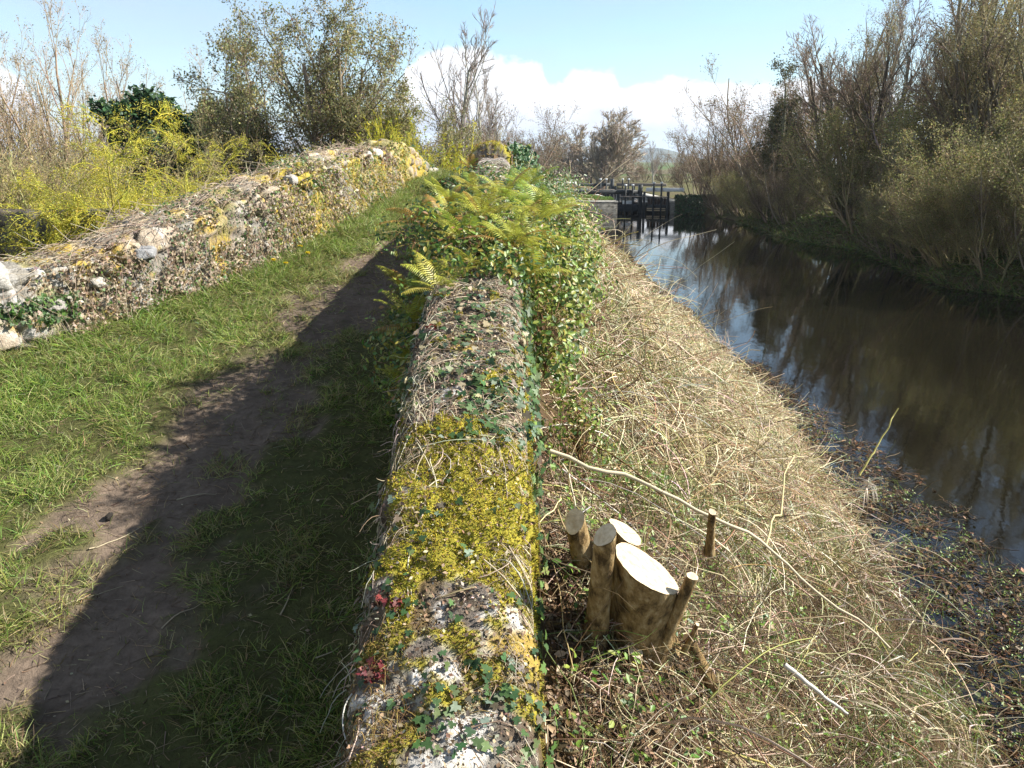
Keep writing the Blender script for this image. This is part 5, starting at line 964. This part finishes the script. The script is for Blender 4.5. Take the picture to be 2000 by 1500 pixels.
# ------------------------------------------------------------------ lock: walls, gates, boat
def lock():
    def part(name, boxes, mat, root):
        b = Bag(); o = np.array(root.location)
        for lo, hi, *r in boxes:
            b.box(np.array(lo) - o, np.array(hi) - o, rz=r[0] if r else 0, piv=(np.array(r[1]) - o) if len(r) > 1 else None)
        ob = b.obj(name, mat, root); bv = ob.modifiers.new('bevel', 'BEVEL'); bv.width = .03; bv.segments = 1; return ob
    Y0 = 71.5
    lw_ = empty('lock_wall', (6, Y0, 0)); tag(lw_, 'grey stone lock wall with pale coping left of the gates', 'lock wall')
    part('masonry', [((3.2, Y0, -1), (9.0, Y0 + 1.6, .93)), ((8.0, Y0 + 1.61, -1), (9.0, 96, .93))], M['lockstone'], lw_); part('coping', [((3.2, Y0 - .05, .935), (9.05, Y0 + 1.1, 1.10)), ((8.1, Y0 + 1.103, .935), (9.05, 96, 1.10))], M['capstone'], lw_)
    rw_ = empty('lock_wall', (14, Y0, 0)); tag(rw_, 'dark lock wall right of the gates under the brown thicket', 'lock wall')
    part('masonry', [((13.6, Y0, -1), (17.5, Y0 + 1.2, .93)), ((13.6, Y0 + 1.21, -1), (14.6, 96, .93))], M['lockstone'], rw_); part('coping', [((13.55, Y0 + .1, .935), (14.5, 96.05, 1.10))], M['capstone'], rw_)
    rng = np.random.default_rng(77); b = Bag(); n = 9000; x = 13.9 + 4.2 * rng.random(n); z = .05 + 1.5 * rng.random(n); y = Y0 - .05 - .9 * (1.6 - z) * rng.random(n); leaves(b, np.stack([x, y, z], 1), np.array([[0, -1, .4]]).repeat(n, 0), .10 + .12 * rng.random(n), pal(n, [((.05, .09, .035), 3), ((.09, .14, .05), 1), ((.09, .07, .04), 1)], .2, rng), T_TRI, rng)
    tag(b.obj('ivy_clump', M['leaf']), 'dark green growth covering the lock wall right of the gates', 'ivy')
    b = Bag(); n = 9000; x = 6.3 + 1.9 * rng.standard_normal(n).clip(-1.8, 1.3); y = Y0 + 2.9 + .8 * rng.standard_normal(n); P = strands(np.stack([x, y, H(x, y)], 1), rng.standard_normal((n, 3)) * .4 + [0, 0, 1], .1 + .12 * rng.random(n), 3, .2, .2, rng); b.tubes(P, taper(n, 3, .02 + 0 * x, .2), 2, pal(n, [((.16, .26, .05), 3), ((.22, .3, .07), 1)], .15, rng)); tag(b.obj('grass', M['grass']), 'bright grass mound behind the left lock wall', 'grass', kind='stuff')
    BW, BB, GW, WP_ = M['blackwood'], M['brownboard'], M['greywood'], M['whitepaint']
    def leafgate(px, y, d, L, label, planked, beam, beamlen, zt, rz=.22):
        """one mitre gate leaf: heel at px, reaching to the middle, balance beam out over the bank"""
        root = empty('lock_gate', (px, y, 0)); tag(root, label, 'lock gate', 'leaves of the lock gates'); rz = rz * d; pv = (px, y, 0)
        def bx(x0, x1, z0, z1, t0=-.12, t1=.12): return ((min(px + d * x0, px + d * x1), y + t0, z0), (max(px + d * x0, px + d * x1), y + t1, z1), rz, pv)
        part('heel_post', [bx(0, .24, -1, zt - .17)], BW, root)
        part('mitre_post', [bx(L - (.30 if d > 0 else .2), L, -1, zt + (.62 if d > 0 else -.17), -.2, .2)], BW, root)
        part('rail', [bx(.25, L - .31, .16, .72)], BW, root); part('rail', [bx(.25, L - .31, 1.28, 1.36)], BW, root)
        if planked:
            part('planking', [bx(.25 + k * .27, .25 + k * .27 + .25, .73, 1.27, -.05, .05) for k in range(int((L - .56) / .27))], BB, root); part('planking', [bx(.3, L - .35, .2, .3, -.16, -.125), bx(.3, L - .35, .36, .46, -.16, -.125)], M['cutwood'], root)  # lower brown planks catch sun; that light is put in as pale wood
        else:
            part('diagonal_brace', [((px + .5, y - .14, .80), (px + 1.3, y - .121, 1.10), 0)], M['whitepaint'], root)
        part('balance_beam', [bx(-beamlen, L - (.31 if d > 0 else .21), zt - .16, zt + .16, -.17, .17)], beam, root)
        for q in (.62, 1.28):
            part('paddle_post', [bx(q, q + .15, -.9, zt + .50, -.33, -.175)], BW, root); part('post_cap', [bx(q - .03, q + .18, zt + .502, zt + .66, -.36, -.145)], WP_, root)
        part('footboard', [bx(.1, L - .05, 1.40, 1.46, -.85, -.35)], GW, root)
        return root
    leafgate(9.02, Y0 + .9, 1, 2.3, 'left lower lock gate leaf with open frame and a long black balance beam', False, BW, 5.0, 1.80)
    leafgate(13.58, Y0 + .9, -1, 2.25, 'right lower lock gate leaf with brown boards and a pale balance beam', True, WP_, 1.2, 2.0)
    leafgate(9.02, 93, 1, 2.3, 'left upper lock gate leaf seen small behind the lower gates', True, BW, 5.5, 1.95)
    leafgate(13.58, 93, -1, 2.25, 'right upper lock gate leaf seen small behind the lower gates', True, GW, 3.4, 1.95)
lock()
def boat():
    b = Bag(); x0 = 6.6; y0 = 131; root = empty('moored_boat', (x0, y0, .78)); tag(root, 'small white boat moored at the far end of the upper canal', 'boat'); K = 14
    t = np.linspace(-1, 1, K); hwid = .95 * (1 - np.abs(t) ** 3.2) + .02; V = []
    for i in range(K):
        for (f, z) in ((-1, .62), (-.85, .1), (-.5, -.2), (.5, -.2), (.85, .1), (1, .62)): V.append([t[i] * 3.4, f * hwid[i], z + .12 * t[i] ** 2 * (z > .5)])
    V = np.array(V); i = np.arange(K - 1)[:, None] * 6 + np.arange(5)[None]; Fh = np.stack([i, i + 1, i + 7, i + 6], -1).reshape(-1, 4); dk = np.stack([np.arange(K - 1) * 6, np.arange(K - 1) * 6 + 6, np.arange(K - 1) * 6 + 11, np.arange(K - 1) * 6 + 5], 1)
    b.add(V, np.concatenate([Fh, dk]), (.7, .7, .7)); b.obj('hull', M['boatwhite'], root)
    b = Bag(); b.box((-1.9, -.65, .66), (1.2, .65, 1.15)); c = b.obj('cabin', M['boatwhite'], root); bv = c.modifiers.new('bevel', 'BEVEL'); bv.width = .12; bv.segments = 2
    for x in (-1.5, -.7, .1):
        b = Bag(); b.box((x, -.67, .82), (x + .5, -.652, 1.02)); b.obj('window', M['blackwood'], c)
boat()

# ------------------------------------------------------------------ thin air over distance
def haze():
    b = Bag(); b.box((-2600, -70, -3), (2600, 5200, 130)); me = None
    m = bpy.data.materials.new('haze'); m.use_nodes = True; nt = m.node_tree; nt.nodes.clear(); o = nt.nodes.new('ShaderNodeOutputMaterial'); v = nt.nodes.new('ShaderNodeVolumePrincipled')
    v.inputs['Color'].default_value = (.72, .84, 1, 1); v.inputs['Density'].default_value = HAZE; nt.links.new(v.outputs[0], o.inputs['Volume'])
    tag(b.obj('haze', m), 'thin blue air between here and the far hill', 'haze', kind='stuff')
HAZE = 0.0002
if HAZE: haze()
